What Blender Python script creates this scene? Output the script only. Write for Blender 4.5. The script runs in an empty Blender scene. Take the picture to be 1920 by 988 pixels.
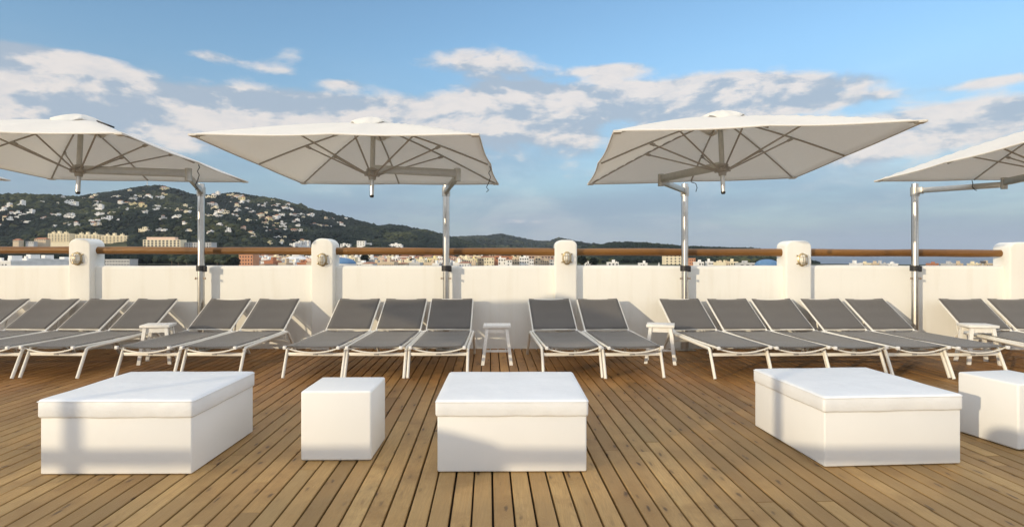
import bpy, bmesh, math, random
import numpy as np
from mathutils import Vector, Matrix, Euler
random.seed(7); rng = np.random.default_rng(7)
C = bpy.context.scene.collection
S = bpy.context.scene
PI = math.pi; R = math.radians

# ------------------------------------------------------------------ camera, light, exposure
EYE = 1.30; F = 1130.0 / 1920.0           # eye height over the deck, focal length / sensor width
cam = bpy.data.objects.new('camera', bpy.data.cameras.new('camera')); C.objects.link(cam)
cam.location = (0, 0, EYE); cam.rotation_euler = (PI/2, 0, 0)
cam.data.sensor_width = 36; cam.data.lens = 36*F
cam.data.shift_y = -16/1920; cam.data.clip_start = 0.05; cam.data.clip_end = 60000
S.camera = cam
SUN_EL = R(10.5); SUN_AZ = R(225)          # compass angle from +Y, clockwise
sund = Vector((math.sin(SUN_AZ)*math.cos(SUN_EL), math.cos(SUN_AZ)*math.cos(SUN_EL), math.sin(SUN_EL)))
sl = bpy.data.lights.new('sun', 'SUN'); so = bpy.data.objects.new('sun', sl); C.objects.link(so)
sl.energy = 3.0; sl.angle = R(0.55); sl.color = (1.0, 0.82, 0.56)
so.rotation_euler = (-sund).to_track_quat('-Z', 'Y').to_euler(); so.location = sund*50
S.view_settings.view_transform = 'Standard'; S.view_settings.look = 'None'
S.view_settings.gamma = 1; S.view_settings.exposure = 0.0
S.view_settings.use_curve_mapping = False
SKY_STRENGTH = 0.15
HAZE = 0.00004
CLOUD_FILL = .95

def azel(px, py):                          # photo position of a cloud -> compass angle and height angle
    a = math.atan((px-960)/1130); return a, math.atan((478-py)/1130*math.cos(a))

def make_world():
    w = bpy.data.worlds.new('World'); S.world = w; w.use_nodes = True
    nt = w.node_tree; N = nt.nodes; L = nt.links; N.clear()
    out = N.new('ShaderNodeOutputWorld'); bg = N.new('ShaderNodeBackground'); L.new(bg.outputs[0], out.inputs[0])
    bg.inputs[1].default_value = SKY_STRENGTH
    sky = N.new('ShaderNodeTexSky'); sky.sky_type = 'NISHITA'; sky.sun_disc = False
    sky.sun_elevation = SUN_EL; sky.sun_rotation = SUN_AZ
    sky.altitude = 30; sky.air_density = 1.0; sky.dust_density = 1.2; sky.ozone_density = 2.2
    def m(op, a, b=None, c=None):
        n = N.new('ShaderNodeMath'); n.operation = op
        for i, v in enumerate((a, b, c)):
            if v is None: continue
            if isinstance(v, (int, float)): n.inputs[i].default_value = v
            else: L.new(v, n.inputs[i])
        return n.outputs[0]
    def ramp(v, a, b, c=0.0, d=1.0, smooth=True):
        n = N.new('ShaderNodeMapRange'); n.interpolation_type = 'SMOOTHSTEP' if smooth else 'LINEAR'
        L.new(v, n.inputs[0])
        for i, q in enumerate((a, b, c, d)): n.inputs[1+i].default_value = q
        return n.outputs[0]
    def mix(f, a, b):
        n = N.new('ShaderNodeMix'); n.data_type = 'RGBA'
        if isinstance(f, (int, float)): n.inputs[0].default_value = f
        else: L.new(f, n.inputs[0])
        for i, v in ((6, a), (7, b)):
            if isinstance(v, tuple): n.inputs[i].default_value = (*v, 1)
            else: L.new(v, n.inputs[i])
        return n.outputs[2]
    tc = N.new('ShaderNodeTexCoord'); sp = N.new('ShaderNodeSeparateXYZ'); L.new(tc.outputs['Generated'], sp.inputs[0])
    az = m('ARCTAN2', sp.outputs[0], sp.outputs[1]); el = m('ARCSINE', sp.outputs[2])
    def noise(du, dv, sx, sy, scale, detail, rough, dist=0.0):
        cb = N.new('ShaderNodeCombineXYZ')
        L.new(m('MULTIPLY', m('ADD', az, du), sx), cb.inputs[0]); L.new(m('MULTIPLY', m('ADD', el, dv), sy), cb.inputs[1])
        cb.inputs[2].default_value = 3.7
        n = N.new('ShaderNodeTexNoise'); L.new(cb.outputs[0], n.inputs['Vector'])
        n.inputs['Scale'].default_value = scale; n.inputs['Detail'].default_value = detail
        n.inputs['Roughness'].default_value = rough; n.inputs['Distortion'].default_value = dist
        return n.outputs[0]
    # cloud coverage: banks over the hills (centre, half width, half height in photo units, strength)
    blobs = [(300,250,420,60,.22),(1500,280,450,60,.22),(950,270,300,40,.2),(90,118,150,26,.50),(40,165,230,40,.42),(190,205,210,38,.34),(350,195,110,22,.50),(480,212,150,24,.52),(560,185,80,18,.2),
             (650,215,110,22,.55),(800,222,130,28,.52),(880,118,90,26,.42),(410,108,60,9,.32),(545,95,45,22,.26),(500,130,40,8,.25),
             (960,178,95,22,.58),(1150,130,75,13,.44),(1230,180,150,24,.58),(1380,165,90,20,.5),(1040,235,90,26,.5),(1330,195,170,16,.45),
             (1600,150,110,20,.36),(1520,195,180,10,.42),(1700,240,150,28,.46),(1860,215,130,20,.42),(1880,150,90,8,.34),(1640,275,80,14,.4),
             (960,415,60,5,.30),(640,157,40,8,.32),(1400,395,60,4,.28)]
    cov = None
    for (px, py, hw, hh, s) in blobs:
        a, e = azel(px, py); sa = hw/1130*math.cos(a)**2; se = hh/1130*math.cos(a)
        u = m('DIVIDE', m('SUBTRACT', az, a), sa); v = m('DIVIDE', m('SUBTRACT', el, e), se)
        g = m('MULTIPLY', m('EXPONENT', m('MULTIPLY', m('ADD', m('MULTIPLY', u, u), m('MULTIPLY', v, v)), -0.55)), s)
        cov = g if cov is None else m('MAXIMUM', cov, g) if False else m('SUBTRACT', m('ADD', cov, g), m('MULTIPLY', m('MULTIPLY', cov, g), 1.1))
    # out of view, to the sides and overhead: broken cloud added for fill light
    side = ramp(m('ABSOLUTE', az), 0.78, 1.3)
    over = ramp(el, .42, .72)
    cov = m('ADD', cov, m('MULTIPLY', m('MAXIMUM', side, over), 0.46))
    def cl(du, dv):
        a = noise(du, dv, 1.0, 2.3, 7.5, 10, .55, .2); b = noise(du, dv, 1.0, 1.7, 22, 8, .55, .2)
        return m('ADD', m('MULTIPLY', a, .86), m('MULTIPLY', b, .20))
    n1 = cl(0, 0); n2 = cl(-.010, .024)
    d = ramp(m('ADD', n1, cov), .73, .96)
    lit = ramp(m('SUBTRACT', m('ADD', n1, 0), n2), -.06, .07)
    fine = noise(0, 0, 1, 2.6, 26, 6, .6)
    lit = m('MULTIPLY', lit, ramp(fine, .25, .7, .7, 1.15, False))
    K = 1/SKY_STRENGTH
    bright = tuple(c*K for c in (.88, .81, .76)); dark = tuple(c*K for c in (.42, .50, .60))
    cloud = mix(lit, dark, bright)
    # these unseen clouds are brightened beyond the visible ones to lift the ambient light
    gl = N.new('ShaderNodeVectorMath'); gl.operation = 'SCALE'; L.new(cloud, gl.inputs[0])
    L.new(m('ADD', 1.0, m('MULTIPLY', m('MAXIMUM', side, over), CLOUD_FILL)), gl.inputs['Scale']); cloud = gl.outputs[0]
    # soft grey stratus low over the horizon
    st = noise(0, 0, .9, 4.5, 3.2, 6, .55, .1)
    wisp = ramp(noise(0, 0, 1.1, 3.2, 5.5, 8, .6, .4), .44, .72)
    low = m('MULTIPLY', ramp(el, .34, .05), ramp(st, .30, .62, .72, 1.0))
    skyc = N.new('ShaderNodeVectorMath'); skyc.operation = 'MULTIPLY'; L.new(sky.outputs[0], skyc.inputs[0]); skyc.inputs[1].default_value = SKYGAIN
    skyv = mix(m('MULTIPLY', low, .9), skyc.outputs[0], mix(wisp, tuple(c*K for c in (.265, .36, .50)), tuple(c*K for c in (.43, .48, .575))))
    c = mix(m('MULTIPLY', d, .88), skyv, cloud)
    hz = ramp(el, .10, -.01); c = mix(m('MULTIPLY', hz, .55), c, tuple(q*K for q in (.35, .435, .54)))
    L.new(c, bg.inputs[0])
SKYGAIN = (1.48, 1.62, 1.64)
make_world()

# ------------------------------------------------------------------ helpers
MATS = {}
def mat(name, col, rough=.6, metal=0.0, nscale=None, namp=.12, bump=0.0, bscale=60, spec=None, coat=0, trans=0, coord='Object'):
    if name in MATS: return MATS[name]
    m = bpy.data.materials.new(name); m.use_nodes = True; MATS[name] = m
    nt = m.node_tree; b = nt.nodes['Principled BSDF']
    b.inputs['Base Color'].default_value = (*col, 1); b.inputs['Roughness'].default_value = rough
    b.inputs['Metallic'].default_value = metal
    if spec is not None: b.inputs['Specular IOR Level'].default_value = spec
    if coat: b.inputs['Coat Weight'].default_value = coat
    tc = nt.nodes.new('ShaderNodeTexCoord')
    if nscale:
        n = nt.nodes.new('ShaderNodeTexNoise'); n.inputs['Scale'].default_value = nscale; n.inputs['Detail'].default_value = 6
        nt.links.new(tc.outputs[coord], n.inputs['Vector'])
        mr = nt.nodes.new('ShaderNodeMapRange'); mr.inputs[1].default_value = .3; mr.inputs[2].default_value = .7
        mr.inputs[3].default_value = 1-namp; mr.inputs[4].default_value = 1+namp
        nt.links.new(n.outputs[0], mr.inputs[0])
        vm = nt.nodes.new('ShaderNodeVectorMath'); vm.operation = 'SCALE'; vm.inputs[0].default_value = col
        nt.links.new(mr.outputs[0], vm.inputs['Scale']); nt.links.new(vm.outputs[0], b.inputs['Base Color'])
    if bump:
        n = nt.nodes.new('ShaderNodeTexNoise'); n.inputs['Scale'].default_value = bscale; n.inputs['Detail'].default_value = 4
        nt.links.new(tc.outputs[coord], n.inputs['Vector'])
        bp = nt.nodes.new('ShaderNodeBump'); bp.inputs['Strength'].default_value = bump; bp.inputs['Distance'].default_value = .01
        nt.links.new(n.outputs[0], bp.inputs['Height']); nt.links.new(bp.outputs[0], b.inputs['Normal'])
    if trans:
        o = nt.nodes['Material Output']; t = nt.nodes.new('ShaderNodeBsdfTranslucent'); t.inputs[0].default_value = (*col, 1)
        mx = nt.nodes.new('ShaderNodeMixShader'); mx.inputs[0].default_value = trans
        nt.links.new(b.outputs[0], mx.inputs[1]); nt.links.new(t.outputs[0], mx.inputs[2]); nt.links.new(mx.outputs[0], o.inputs[0])
    return m

class MB:
    """collects shapes into one bmesh and links them as one mesh object"""
    def __init__(s): s.bm = bmesh.new(); s.mi = 0
    def _add(s, vs, fs, smooth=False):
        v = [s.bm.verts.new(p) for p in vs]
        for f in fs:
            try: q = s.bm.faces.new([v[i] for i in f]); q.material_index = s.mi; q.smooth = smooth
            except ValueError: pass
    def box(s, x0, x1, y0, y1, z0, z1, bev=0.0, M=None, seg=2):
        t = bmesh.new(); bmesh.ops.create_cube(t, size=1)
        for v in t.verts:
            v.co = Vector(((x0+x1)/2+v.co.x*(x1-x0), (y0+y1)/2+v.co.y*(y1-y0), (z0+z1)/2+v.co.z*(z1-z0)))
        if bev: bmesh.ops.bevel(t, geom=t.edges[:], offset=bev, segments=seg, affect='EDGES', profile=.5)
        if M: t.transform(M)
        s.join(t, bev > 0); return s
    def join(s, t, smooth=False):
        t.verts.ensure_lookup_table(); t.verts.index_update()
        s._add([v.co.copy() for v in t.verts], [[v.index for v in f.verts] for f in t.faces], smooth); t.free()
    def tube(s, pts, r, n=10, cap=True, sx=1.0, up=None, M=None):
        pts = [Vector(p) for p in pts]; rings = []
        rr = r if isinstance(r, (list, tuple)) else [r]*len(pts)
        a = None
        for i, p in enumerate(pts):
            d = (pts[min(i+1, len(pts)-1)]-pts[max(i-1, 0)]).normalized()
            if a is None:
                a = Vector(up) if up else (Vector((0, 0, 1)) if abs(d.z) < .9 else Vector((1, 0, 0)))
            a = (a-d*a.dot(d)).normalized(); b = d.cross(a)
            rings.append([p+(a*math.cos(2*PI*k/n+PI/n)+b*math.sin(2*PI*k/n+PI/n)*sx)*rr[i] for k in range(n)])
        vs = [v for q in rings for v in q]
        if M: vs = [M@v for v in vs]
        fs = [[i*n+k, i*n+(k+1) % n, (i+1)*n+(k+1) % n, (i+1)*n+k] for i in range(len(pts)-1) for k in range(n)]
        if cap: fs += [list(range(n))[::-1], [(len(pts)-1)*n+k for k in range(n)]]
        s._add(vs, fs, n > 6); return s
    def lathe(s, prof, n=20, M=None, ax='z'):
        vs = []
        for (r, z) in prof:
            for k in range(n):
                c, q = math.cos(2*PI*k/n)*r, math.sin(2*PI*k/n)*r
                vs.append(Vector((c, q, z)) if ax == 'z' else Vector((c, -z, q)))
        if M: vs = [M@v for v in vs]
        fs = [[i*n+k, i*n+(k+1) % n, (i+1)*n+(k+1) % n, (i+1)*n+k] for i in range(len(prof)-1) for k in range(n)]
        s._add(vs, fs, True); return s
    def build(s, name, m, parent=None, recalc=True):
        if recalc: bmesh.ops.recalc_face_normals(s.bm, faces=s.bm.faces[:])
        me = bpy.data.meshes.new(name); s.bm.to_mesh(me); s.bm.free()
        for q in (m if isinstance(m, (list, tuple)) else [m]): me.materials.append(q)
        o = bpy.data.objects.new(name, me); C.objects.link(o)
        if parent: o.parent = parent
        me.set_sharp_from_angle(angle=R(38)) if hasattr(me, 'set_sharp_from_angle') else None
        return o
def npmesh(name, V, Fq, mats, mi=None, smooth=False, attr=None):
    """fast mesh from numpy arrays; Fq is (n,3) or (n,4)"""
    me = bpy.data.meshes.new(name); k = Fq.shape[1]
    me.vertices.add(len(V)); me.vertices.foreach_set('co', V.astype(np.float32).ravel())
    me.loops.add(Fq.size); me.loops.foreach_set('vertex_index', Fq.astype(np.int32).ravel())
    me.polygons.add(len(Fq)); me.polygons.foreach_set('loop_start', np.arange(0, Fq.size, k, dtype=np.int32))
    me.polygons.foreach_set('loop_total', np.full(len(Fq), k, dtype=np.int32))
    if mi is not None: me.polygons.foreach_set('material_index', mi.astype(np.int32))
    me.polygons.foreach_set('use_smooth', np.full(len(Fq), smooth))
    me.update(calc_edges=True); me.validate()
    if attr is not None:
        for an, av in attr.items():
            at = me.attributes.new(an, 'FLOAT', 'FACE'); at.data.foreach_set('value', av.astype(np.float32))
    for m in mats: me.materials.append(m)
    o = bpy.data.objects.new(name, me); C.objects.link(o); return o
def tag(o, label=None, cat=None, group=None, kind=None):
    if label: o['label'] = label
    if cat: o['category'] = cat
    if group: o['group'] = group
    if kind: o['kind'] = kind
    return o
def thing(name, loc, label, cat, group=None, rz=0.0):
    o = bpy.data.objects.new(name, None); C.objects.link(o); o.location = loc; o.rotation_euler = (0, 0, rz)
    o.empty_display_size = .2
    return tag(o, label, cat, group)
def copy_tree(o, parent=None):
    c = o.copy(); C.objects.link(c); c.parent = parent
    for ch in o.children: copy_tree(ch, c)
    return c

# ------------------------------------------------------------------ materials
def wall_mat():
    m = mat('white_render', (.845, .84, .79), .85, 0, nscale=1.3, namp=.025, spec=.2)
    nt = m.node_tree; b = nt.nodes['Principled BSDF']; tc = nt.nodes.new('ShaderNodeTexCoord')
    n1 = nt.nodes.new('ShaderNodeTexNoise'); n1.inputs['Scale'].default_value = 5; n1.inputs['Detail'].default_value = 8
    n1.inputs['Roughness'].default_value = .6
    nt.links.new(tc.outputs['Object'], n1.inputs['Vector'])
    bp = nt.nodes.new('ShaderNodeBump'); bp.inputs['Strength'].default_value = .35; bp.inputs['Distance'].default_value = .012
    nt.links.new(n1.outputs[0], bp.inputs['Height']); nt.links.new(bp.outputs[0], b.inputs['Normal'])
    # faint rain streaks
    mp = nt.nodes.new('ShaderNodeMapping'); mp.inputs['Scale'].default_value = (9, 9, .9); nt.links.new(tc.outputs['Object'], mp.inputs[0])
    n2 = nt.nodes.new('ShaderNodeTexNoise'); n2.inputs['Scale'].default_value = 1; n2.inputs['Detail'].default_value = 5; nt.links.new(mp.outputs[0], n2.inputs['Vector'])
    mr = nt.nodes.new('ShaderNodeMapRange'); mr.inputs[1].default_value = .52; mr.inputs[2].default_value = .75; nt.links.new(n2.outputs[0], mr.inputs[0])
    mx = nt.nodes.new('ShaderNodeMix'); mx.data_type = 'RGBA'; mx.blend_type = 'MULTIPLY'
    src = b.inputs['Base Color'].links[0].from_socket
    ml = nt.nodes.new('ShaderNodeMath'); ml.operation = 'MULTIPLY'; ml.inputs[1].default_value = .5; nt.links.new(mr.outputs[0], ml.inputs[0])
    nt.links.new(ml.outputs[0], mx.inputs[0]); nt.links.new(src, mx.inputs[6]); mx.inputs[7].default_value = (.90, .88, .84, 1)
    nt.links.new(mx.outputs[2], b.inputs['Base Color'])
    return m
M_WALL = wall_mat()
M_FRAME = mat('white_powder_coat', (.80, .78, .71), .38, nscale=20, namp=.03)
M_PLASTIC = mat('white_plastic', (.77, .775, .76), .45, nscale=3, namp=.015)
M_VINYL = mat('white_vinyl', (.76, .775, .78), .42, nscale=6, namp=.03, bump=.6, bscale=9)
M_PAINTWOOD = mat('white_painted_wood', (.80, .79, .75), .55, nscale=30, namp=.05, bump=.2, bscale=90)
M_ALU = mat('brushed_aluminium', (.54, .53, .50), .30, 1.0, nscale=25, namp=.06)
M_ALUARM = mat('grey_anodised_arm', (.50, .485, .44), .42, .75, nscale=25, namp=.05)
M_RIB = mat('grey_painted_rib', (.40, .37, .32), .5, .2, nscale=25, namp=.06)
M_BLACK = mat('black_rubber', (.018, .018, .02), .55, nscale=40, namp=.2)
M_CANVAS = mat('white_canvas', (.93, .915, .87), .9, nscale=60, namp=.03, bump=.15, bscale=300, spec=.1, trans=.42)
M_HEM = mat('canvas_hem', (.66, .63, .57), .9, nscale=60, namp=.05)
M_BRASS = mat('weathered_brass', (.50, .40, .24), .35, .85, nscale=40, namp=.3)
M_GREYPLATE = mat('grey_plate', (.35, .35, .35), .5, nscale=40, namp=.1)
M_STEEL = mat('small_bolts', (.45, .36, .28), .45, .7, nscale=40, namp=.2)

def glass_mat():
    m = bpy.data.materials.new('lamp_glass'); m.use_nodes = True; b = m.node_tree.nodes['Principled BSDF']
    b.inputs['Base Color'].default_value = (.88, .85, .76, 1); b.inputs['Roughness'].default_value = .12
    b.inputs['Transmission Weight'].default_value = .12; b.inputs['IOR'].default_value = 1.45
    tc = m.node_tree.nodes.new('ShaderNodeTexCoord'); w = m.node_tree.nodes.new('ShaderNodeTexWave'); w.inputs['Scale'].default_value = 40
    bp = m.node_tree.nodes.new('ShaderNodeBump'); bp.inputs['Strength'].default_value = .3; bp.inputs['Distance'].default_value = .003
    m.node_tree.links.new(tc.outputs['Object'], w.inputs['Vector']); m.node_tree.links.new(w.outputs[0], bp.inputs['Height'])
    m.node_tree.links.new(bp.outputs[0], b.inputs['Normal']); return m
M_GLASS = glass_mat()

def sling_mat():
    m = mat('grey_sling_mesh', (.092, .084, .075), .52, nscale=3, namp=.07, spec=.5)
    nt = m.node_tree; b = nt.nodes['Principled BSDF']; tc = nt.nodes.new('ShaderNodeTexCoord')
    w = nt.nodes.new('ShaderNodeTexWave'); w.wave_type = 'BANDS'; w.bands_direction = 'X'; w.inputs['Scale'].default_value = 160
    w2 = nt.nodes.new('ShaderNodeTexWave'); w2.wave_type = 'BANDS'; w2.bands_direction = 'Y'; w2.inputs['Scale'].default_value = 160
    ad = nt.nodes.new('ShaderNodeMath'); ad.operation = 'ADD'
    for q in (w, w2): nt.links.new(tc.outputs['Object'], q.inputs['Vector'])
    nt.links.new(w.outputs['Fac'], ad.inputs[0]); nt.links.new(w2.outputs['Fac'], ad.inputs[1])
    bp = nt.nodes.new('ShaderNodeBump'); bp.inputs['Strength'].default_value = .25; bp.inputs['Distance'].default_value = .002
    nt.links.new(ad.outputs[0], bp.inputs['Height']); nt.links.new(bp.outputs[0], b.inputs['Normal'])
    b.inputs['Sheen Weight'].default_value = .15
    return m
M_SLING = sling_mat()

def wood_mat(name, along, cA, cB, cC, rough=.6, attr=None, scale=1.0, pos_tint=False):
    """planed softwood: grain runs along one axis ('X' or 'Y'), knots and rings"""
    m = bpy.data.materials.new(name); m.use_nodes = True; nt = m.node_tree; N = nt.nodes; L = nt.links
    b = N['Principled BSDF']; b.inputs['Roughness'].default_value = rough; b.inputs['Specular IOR Level'].default_value = .35
    tc = N.new('ShaderNodeTexCoord')
    off = N.new('ShaderNodeVectorMath'); off.operation = 'ADD'; L.new(tc.outputs['Object'], off.inputs[0])
    if attr:
        at = N.new('ShaderNodeAttribute'); at.attribute_name = attr
        cb = N.new('ShaderNodeCombineXYZ')
        ml = N.new('ShaderNodeMath'); ml.operation = 'MULTIPLY'; ml.inputs[1].default_value = 91.7; L.new(at.outputs['Fac'], ml.inputs[0])
        L.new(ml.outputs[0], cb.inputs[2]); L.new(ml.outputs[0], cb.inputs[1 if along == 'Y' else 0]); L.new(cb.outputs[0], off.inputs[1])
    def mapped(sa, sc):
        mp = N.new('ShaderNodeMapping'); mp.inputs['Scale'].default_value = (sc, sa, sc) if along == 'Y' else (sa, sc, sc)
        L.new(off.outputs[0], mp.inputs[0]); return mp.outputs[0]
    def noise(vec, scale, det, rg=.6, dist=0):
        n = N.new('ShaderNodeTexNoise'); L.new(vec, n.inputs['Vector']); n.inputs['Scale'].default_value = scale
        n.inputs['Detail'].default_value = det; n.inputs['Roughness'].default_value = rg; n.inputs['Distortion'].default_value = dist; return n.outputs[0]
    def mr(v, a, b_, c=0, d=1):
        n = N.new('ShaderNodeMapRange'); L.new(v, n.inputs[0])
        for i, q in enumerate((a, b_, c, d)): n.inputs[1+i].default_value = q
        return n.outputs[0]
    def mix(f, a, b_, bt='MIX'):
        n = N.new('ShaderNodeMix'); n.data_type = 'RGBA'; n.blend_type = bt
        if isinstance(f, (int, float)): n.inputs[0].default_value = f
        else: L.new(f, n.inputs[0])
        for i, v in ((6, a), (7, b_)):
            if isinstance(v, tuple): n.inputs[i].default_value = (*v, 1)
            else: L.new(v, n.inputs[i])
        return n.outputs[2]
    def ma(op, a, b_):
        n = N.new('ShaderNodeMath'); n.operation = op
        for i, v in enumerate((a, b_)):
            if isinstance(v, (int, float)): n.inputs[i].default_value = v
            else: L.new(v, n.inputs[i])
        return n.outputs[0]
    # knots
    dn = N.new('ShaderNodeTexNoise'); L.new(mapped(9*scale, 22*scale), dn.inputs['Vector']); dn.inputs['Scale'].default_value = 1; dn.inputs['Detail'].default_value = 3
    wob = N.new('ShaderNodeVectorMath'); wob.operation = 'MULTIPLY_ADD'; L.new(dn.outputs['Color'], wob.inputs[0]); wob.inputs[1].default_value = (.34, .34, 0); L.new(mapped(3.1*scale, 11*scale), wob.inputs[2])
    vo = N.new('ShaderNodeTexVoronoi'); vo.voronoi_dimensions = '2D'; vo.inputs['Scale'].default_value = 1
    L.new(wob.outputs[0], vo.inputs['Vector'])
    kd = vo.outputs['Distance']
    sepc = N.new('ShaderNodeSeparateColor'); L.new(vo.outputs['Color'], sepc.inputs[0])
    has = mr(sepc.outputs[0], .35, .8)
    knot = ma('MULTIPLY', mr(kd, .13, .05), has)
    halo = ma('MULTIPLY', mr(kd, .48, .10), has)
    # grain: rings bent round the knots
    g = noise(mapped(.9*scale, 26*scale), 1, 6, .65, .6)
    gg = ma('ADD', g, ma('MULTIPLY', halo, .35))
    wv = ma('FRACT', ma('MULTIPLY', gg, 9.0), 0)
    ring = mr(ma('ABSOLUTE', ma('SUBTRACT', wv, .5), 0), .0, .5)
    tone = noise(mapped(.35*scale, 3*scale), 1, 4)
    col = mix(mr(tone, .30, .70), cA, cB)
    if attr:
        col = mix(mr(at.outputs['Fac'], 0, 1, 0, .5), col, cC)
        fr = ma('FRACT', ma('MULTIPLY', at.outputs['Fac'], 13.7), 0); gv = mr(fr, 0, 1, .60, 1.20)
        cg = N.new('ShaderNodeCombineXYZ')
        for q_ in range(3): L.new(gv, cg.inputs[q_])
        col = mix(1.0, col, cg.outputs[0], 'MULTIPLY')
        stn = noise(off.outputs[0], 2.1, 6, .7); col = mix(ma('MULTIPLY', mr(stn, .50, .66), .62), col, tuple(v_*.75 for v_ in cC))
    fine = noise(mapped(5*scale, 150*scale), 1, 4, .7)
    col = mix(ma('MULTIPLY', ring, .42), col, tuple(q*.62 for q in cB))
    col = mix(ma('MULTIPLY', mr(fine, .35, .75), .45), col, tuple(q*.55 for q in cA))
    col = mix(ma('MULTIPLY', halo, .30), col, tuple(q*.60 for q in cC))
    col = mix(ma('MULTIPLY', knot, .80), col, (.055, .03, .015))
    # dark cracks and dirt specks
    cr = noise(mapped(7*scale, 34*scale), 1, 7, .75)
    col = mix(ma('MULTIPLY', mr(cr, .63, .72), .7), col, (.06, .035, .02))
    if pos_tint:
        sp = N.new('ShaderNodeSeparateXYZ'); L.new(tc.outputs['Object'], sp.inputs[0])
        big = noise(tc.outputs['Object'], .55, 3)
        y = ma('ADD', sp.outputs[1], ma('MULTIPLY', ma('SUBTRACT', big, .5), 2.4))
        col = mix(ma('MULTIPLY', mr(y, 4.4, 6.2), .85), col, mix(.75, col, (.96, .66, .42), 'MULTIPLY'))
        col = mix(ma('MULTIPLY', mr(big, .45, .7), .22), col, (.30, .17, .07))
    L.new(col, b.inputs['Base Color'])
    bp = N.new('ShaderNodeBump'); bp.inputs['Strength'].default_value = .35; bp.inputs['Distance'].default_value = .003
    L.new(ma('ADD', fine, ring), bp.inputs['Height']); L.new(bp.outputs[0], b.inputs['Normal'])
    return m
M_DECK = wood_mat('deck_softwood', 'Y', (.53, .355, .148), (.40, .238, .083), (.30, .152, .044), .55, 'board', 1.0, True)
M_RAIL = wood_mat('varnished_log', 'X', (.34, .165, .040), (.14, .060, .016), (.07, .03, .01), .35, None, .9)

# ------------------------------------------------------------------ the deck
BY = R(2.2)                                  # the boards run a little askew of the wall
def make_deck():
    pitch, gap, th = .1065, .0105, .028
    V = []; Fc = []; A = []
    c, s_ = math.cos(BY), math.sin(BY)
    yA, yB = -1.45, 8.42
    nb = int(46/pitch)
    for i in range(nb):
        u = (i-nb/2)*pitch+.02
        # board frame: u across, v along; world x = u c - v s, y = u s + v c
        v0 = (yA-u*s_)/c; v1 = (yB-u*s_)/c
        v = v0-random.random()*3.2
        while v < v1:
            L_ = random.choice([2.4, 3.0, 3.6, 3.9]); a = max(v, v0); b = min(v+L_-.003, v1)
            if b-a > .05:
                w = (pitch-gap)/2; du = random.uniform(-.0012, .0012); dz = random.uniform(-.0016, .0010); bv = .004
                k = len(V)
                prof = [(-w, -th), (-w, -bv), (-w+bv, 0), (w-bv, 0), (w, -bv), (w, -th)]
                for vv in (a, b):
                    for (pu, pz) in prof:
                        uu = u+pu+du; V.append((uu*c-vv*s_, uu*s_+vv*c, pz+dz))
                for q in range(5): Fc.append((k+q, k+q+1, k+6+q+1, k+6+q))
                Fc.append((k, k+1, k+2, k+3)); Fc.append((k, k+3, k+4, k+5)); Fc.append((k+9, k+8, k+7, k+6)); Fc.append((k+11, k+10, k+9, k+6))
                A += [random.random()]*9
            v += L_
    V = np.array(V); Fc = np.array(Fc)
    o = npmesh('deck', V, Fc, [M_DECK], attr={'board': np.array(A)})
    bm = bmesh.new(); bm.from_mesh(o.data); bmesh.ops.recalc_face_normals(bm, faces=bm.faces[:]); bm.to_mesh(o.data); bm.free()
    tag(o, kind='structure')
    sb = MB(); sb.box(-23.3, 23.3, -1.5, 8.6, -29, -.06); tag(sb.build('terrace_base', mat('dark_under_deck', (.05, .035, .025), .9, nscale=2)), kind='structure')
make_deck()

# ------------------------------------------------------------------ parapet walls, posts, rails, lamps
WY = 8.37; WH = 1.152; WT = .22
def parapet(y0, y1, label, face):
    """long rendered wall with softly rounded top edges, slightly wavy like hand trowelled plaster"""
    xs = np.linspace(-23, 23, 231); rr = .045
    prof = [(y0, -.05), (y0, .3), (y0, .7), (y0, WH-rr)]
    for k in range(1, 6): a = k/5*PI/2; prof.append((y0+rr-rr*math.cos(a), WH-rr+rr*math.sin(a)))
    for k in range(0, 6): a = k/5*PI/2; prof.append((y1-rr+rr*math.sin(a), WH-rr+rr*math.cos(a)))
    prof += [(y1, -.05)]
    V = []; n = len(prof)
    for x in xs:
        wz = .004*math.sin(x*1.7)+.003*math.sin(x*4.1+1); wy = .003*math.sin(x*2.3+.5)
        for (y, z) in prof: V.append((x, y+wy, z+(wz if z > .8 else 0)))
    Fc = [(i*n+k, i*n+k+1, (i+1)*n+k+1, (i+1)*n+k) for i in range(len(xs)-1) for k in range(n-1)]
    o = npmesh('parapet_wall', np.array(V), np.array(Fc), [M_WALL], smooth=True)
    bm = bmesh.new(); bm.from_mesh(o.data); bmesh.ops.recalc_face_normals(bm, faces=bm.faces[:]); bm.to_mesh(o.data); bm.free()
    return tag(o, label, 'wall')
parapet(WY, WY+WT, 'long low white rendered parapet wall running behind the row of sun loungers', 1)
parapet(-1.27-.11, -1.27+.11, 'low white rendered parapet wall on the opposite side of the deck behind the viewer', -1)

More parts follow.
